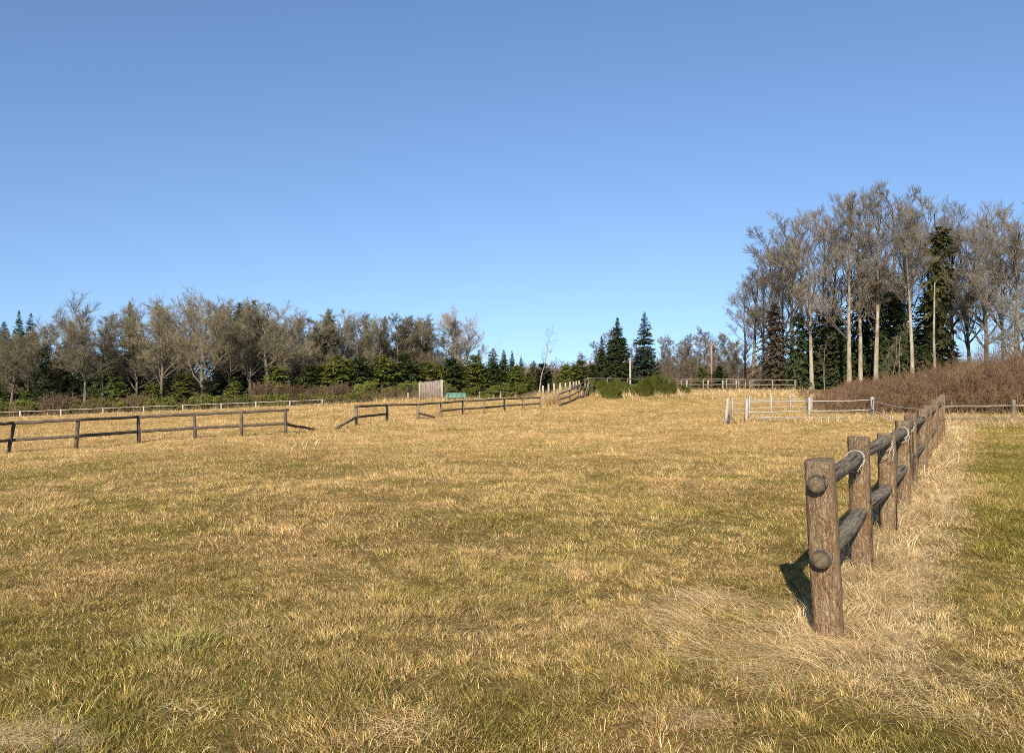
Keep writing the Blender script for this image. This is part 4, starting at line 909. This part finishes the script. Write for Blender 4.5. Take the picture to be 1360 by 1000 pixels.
# --- centre
plant('dark_fir', 'spruce0', 820, 95, 422, BD, ND, 'dense dark pointed fir left of the white pole', 'tree', None, 1.0)
plant('dark_fir', 'spruce1', 856, 92, 414, BD, NB, 'taller open branched fir right of the white pole', 'tree', None, .95)
plant('conifer', 'fir2', 799, 100, 446, BD, ND, 'smaller brownish fir beside the dense dark fir', 'tree', None, 1.0)
plant('evergreen_bush', 'young0', 770, 84, 478, BD, NY, 'green bushy fir above the white post row', 'bush', None, 1.3)
plant('evergreen_bush', 'young1', 786, 88, 484, BD, ND, 'dark bushy fir behind the top of the bank fence', 'bush', None, 1.2)
plant('evergreen_bush', 'young2', 752, 90, 484, BD, NY, 'green bush left of the bank fence top', 'bush', None, 1.3)
for key, px, d, top, wf, label in (('alder0', 790, 108, 452, 1.5, 'thin bare tree left of the dense dark fir'), ('alder1', 806, 112, 432, 1.3, 'bare tree with a pale tip behind the dense dark fir'), ('alder2', 838, 118, 452, 1.3, 'bare tree showing between the two dark firs'), ('alder1', 776, 112, 466, 1.5, 'low bare tree above the green bushy fir')):
    plant('bare_tree', key, px, d, top, BK, TB, label, 'tree', 'bare trees behind the dark firs', wf)
for k, (px, d, top, wf) in enumerate(((879, 128, 446, 1.4), (893, 135, 443, 1.4), (905, 138, 450, 1.5), (917, 130, 442, 1.5), (934, 132, 431, 1.5), (948, 138, 440, 1.5), (960, 130, 442, 1.5), (974, 136, 447, 1.4), (988, 130, 452, 1.4), (900, 120, 462, 1.6), (926, 120, 460, 1.6), (955, 121, 458, 1.6), (978, 120, 466, 1.5), (884, 119, 468, 1.5), (940, 145, 444, 1.6), (912, 146, 448, 1.6), (970, 146, 448, 1.6))):
    plant('bare_tree', 'alder%d' % (k % 3), px, d, top, BK, TB, 'brown bare tree in the hazy grove around the utility pole', 'tree', 'brown bare trees behind the utility pole', wf)
for px, d, top, key, m, label in ((932, 108, 488, 'young0', NY, 'small green fir left of the utility pole foot'), (955, 108, 486, 'young2', ND, 'small dark fir right of the utility pole foot')):
    plant('young_fir', key, px, d, top, BD, m, label, 'tree', None, 1.1)
# the distant wood closing the gap
n = 4600; xs_px = q.uniform(-150, 1650, n); ds = q.uniform(150, 210, n)
B = brush_field(q, (xs_px - CX) / F * ds, ds, q.uniform(2.5, 5.0, n), 7, 5, .06, .03, .12)
tag(build(B, 'far_wood', M['brush'], loc=(0, 0, 0)), 'far brown leafless wood closing the horizon behind the nearer trees', 'far wood', kind='stuff')
# --- broom on the bank
for key, px, d, top, wf, label in (('broom0', 795, 55, 501, .88, 'flat topped broom bush at the left end on the bank'), ('broom1', 811, 50.5, 495, .66, 'upright broom bush nearest the field with its foot in the grass'), ('broom2', 828, 57, 501, .85, 'broom bush at the back, left of the white pole foot'), ('broom0', 853, 51.5, 498, .92, 'broad rounded broom bush in the middle of the bank'), ('broom1', 875, 56, 488, .92, 'tallest broom bush at the right of the bank'), ('broom2', 889, 54, 498, .66, 'small leaning broom bush at the right end, in front'), ('broom2', 911, 60, 510, .9, 'little broom bush by the grey paddock fence')):
    plant('broom_bush', key, px, d, top, M['brush'], M['broom'], label, 'bush', 'broom bushes on the bank', wf, sink=.05)
# --- right hand wood: tall bare trees
for key, px, d, top, wf, pale, label in (
    ('tall3', 1000, 92, 338, 1.7, 0, 'leftmost bare tree of the right wood, leaning out to the left'), ('tall0', 1026, 88, 298, 1.5, 0, 'bare tree above the brown conifer in the right wood'), ('tall1', 1052, 92, 280, 1.4, 0, 'rounded bare tree at the left shoulder of the right wood'), ('tall2', 1078, 82, 274, 1.35, 1, 'bare tree with two pale trunks at the left of the right wood'),
    ('tall3', 1104, 88, 258, 1.35, 0, 'bare tree with a dark mossy stem in the right wood'), ('tall0', 1128, 78, 256, 1.3, 1, 'bare tree on the straight pale trunk left of centre in the right wood'), ('tall1', 1143, 82, 250, 1.3, 1, 'bare tree on the second pale trunk of the right wood'), ('tall2', 1163, 80, 242, 1.35, 1, 'bare tree with grey streaked trunk at centre of the right wood'),
    ('tall0', 1190, 86, 240, 1.35, 0, 'tallest bare tree of the right wood'), ('tall3', 1212, 76, 252, 1.3, 1, 'forked bare tree with the thickest pale trunk in the right wood'), ('tall1', 1234, 88, 248, 1.3, 0, 'bare tree behind the ivy column'), ('tall2', 1266, 84, 262, 1.3, 0, 'bare tree between the ivy column and the sky gap'),
    ('oak1', 1288, 86, 300, .8, 0, 'bare oak with low sprawling limbs beside the sky gap'), ('oak3', 1310, 80, 268, .95, 0, 'gnarled dark bare oak right of the sky gap'), ('oak2', 1350, 70, 236, 1.0, 0, 'tall knobbly bare oak at the right edge of the photo'), ('oak0', 1395, 74, 250, 1.0, 0, 'bare oak cut by the right edge of the photo')):
    plant('bare_tree', key, px, d, top, M['bark_two'] if pale else BK, M['twig_dull'], label, 'tree', 'bare trees of the right hand wood', wf)
for k, (px, d, top, wf) in enumerate(((1014, 96, 322, 1.1), (1040, 84, 296, 1.0), (1066, 95, 276, 1.0), (1092, 84, 268, .9), (1152, 90, 247, .95), (1200, 82, 247, .9), (1250, 80, 260, .9), (1332, 90, 276, 1.1), (990, 100, 382, 1.4))):
    plant('bare_tree', 'tall%d' % ((k * 3 + 1) % 4), px, d + 9, top, BD, TB, 'slim dark stemmed bare tree filling in the right hand wood', 'tree', 'slim bare trees of the right hand wood', wf)
plant('bare_tree', 'oak1', 1362, 56, 372, BP, TG, 'low grey lichen covered oak with drooping limbs at the right edge', 'tree', None, 1.35)
for key, px, d, top, wf, m, label in (('wide1', 1030, 86, 402, .95, NR, 'brown dying conifer at the left of the right wood'), ('wide0', 1062, 84, 416, .85, ND, 'dark green conifer right of the brown dying one'), ('fir1', 1108, 86, 384, 1.5, ND, 'tall dark conifer behind the mossy stem'), ('wide1', 1146, 87, 360, .8, ND, 'dark conifer behind the two straight pale trunks'), ('wide0', 1176, 86, 352, .8, ND, 'dark conifer behind the centre of the right wood'), ('wide1', 1196, 84, 380, .8, ND, 'dark conifer left of the thick forked trunk'), ('fir3', 1228, 86, 392, 1.2, ND, 'dark conifer right of the thick forked trunk'), ('fir0', 1088, 86, 410, 1.6, ND, 'dark conifer in the shade behind the two pale trunks at left'), ('young1', 1266, 84, 466, 1.2, ND, 'low dark fir under the ivy column'), ('wide0', 1118, 83, 440, .8, ND, 'low dark fir between pale trunks'), ('wide1', 1170, 82, 440, .8, ND, 'low dark fir left of the bare saplings'), ('wide0', 1236, 81, 440, .8, ND, 'low dark fir behind the white dead stem')):
    plant('conifer', key, px, d, top, BD, m, label, 'tree', 'conifers of the right hand wood', wf)
plant('ivy_column', 'column0', 1248, 82, 302, BD, M['ivy'], 'tall tree stem smothered in dark ivy in the right wood', 'tree', None, .58)
b = on(1241, 74); dt = empty('dead_tree', b, 'straight bleached dead stem in front of the ivy column', 'tree'); mb = MB(); zt = zat(375, 74); mb.tube([b - Vector((0, 0, .3)), b + Vector((.05, 0, 2)), b + Vector((-.05, 0, 5)), Vector((b.x + .05, b.y, zt))], [.15, .14, .11, .06], 10)
mb.tube([b + Vector((0, 0, 4.4)), b + Vector((.5, .1, 4.6))], [.05, .02], 6); mb.tube([b + Vector((0, 0, 3.0)), b + Vector((-.35, -.1, 3.7))], [.05, .02], 6)
build(mb, 'trunk', M['bark_pale'], dt, b, smooth_=True)
for k, (px, d, top) in enumerate(((1095, 76, 440), (1185, 74, 430), (1196, 75, 425), (1176, 76, 450), (1300, 66, 430), (1325, 64, 425), (1340, 66, 440), (1276, 68, 440))):
    plant('sapling', 'sparse%d' % (k % 2), px, d, top, BK, TW, 'thin bare sapling rising out of the brown thicket', 'tree', 'saplings at the edge of the right hand wood', 1.3)
# --- brown thicket in front of the right hand wood
n = 5200; u = q.rand(n); ds = 37 + 24 * q.rand(n); px = 1060 + 620 * q.rand(n) ** .9
edge = 1085 - (ds - 37) * 1.6 - 22 * vnoise(ds, px, 3, 7); keep = px > edge + 25 * q.rand(n)
px, ds = px[keep], ds[keep]
topz = 1.65 - (np.interp(px, [1060, 1090, 1130, 1180, 1230, 1290, 1340, 1400, 1700], [536, 520, 506, 496, 492, 474, 470, 468, 462]) - HY) / F * np.maximum(ds, 42)
X = (px - CX) / F * ds; hh = np.clip((topz - Z(X, ds)) * q.uniform(.55, 1.02, len(ds)) * (.62 + .55 * vnoise(X, ds, 2.6, 9) + .3 * vnoise(X, ds, .8, 15)) * np.where(q.rand(len(ds)) < .06, 1.3, 1), .4, 4.2) * np.clip(.45 + (ds - 37) / 6, .45, 1)
B = brush_field(q, X, ds, hh * .82, 6, 5, .018, .0075, .16)
tag(build(B, 'bramble_thicket', M['thicket'], loc=(0, 0, 0)), 'dense reddish brown leafless thicket before the right hand wood', 'thicket', kind='stuff')
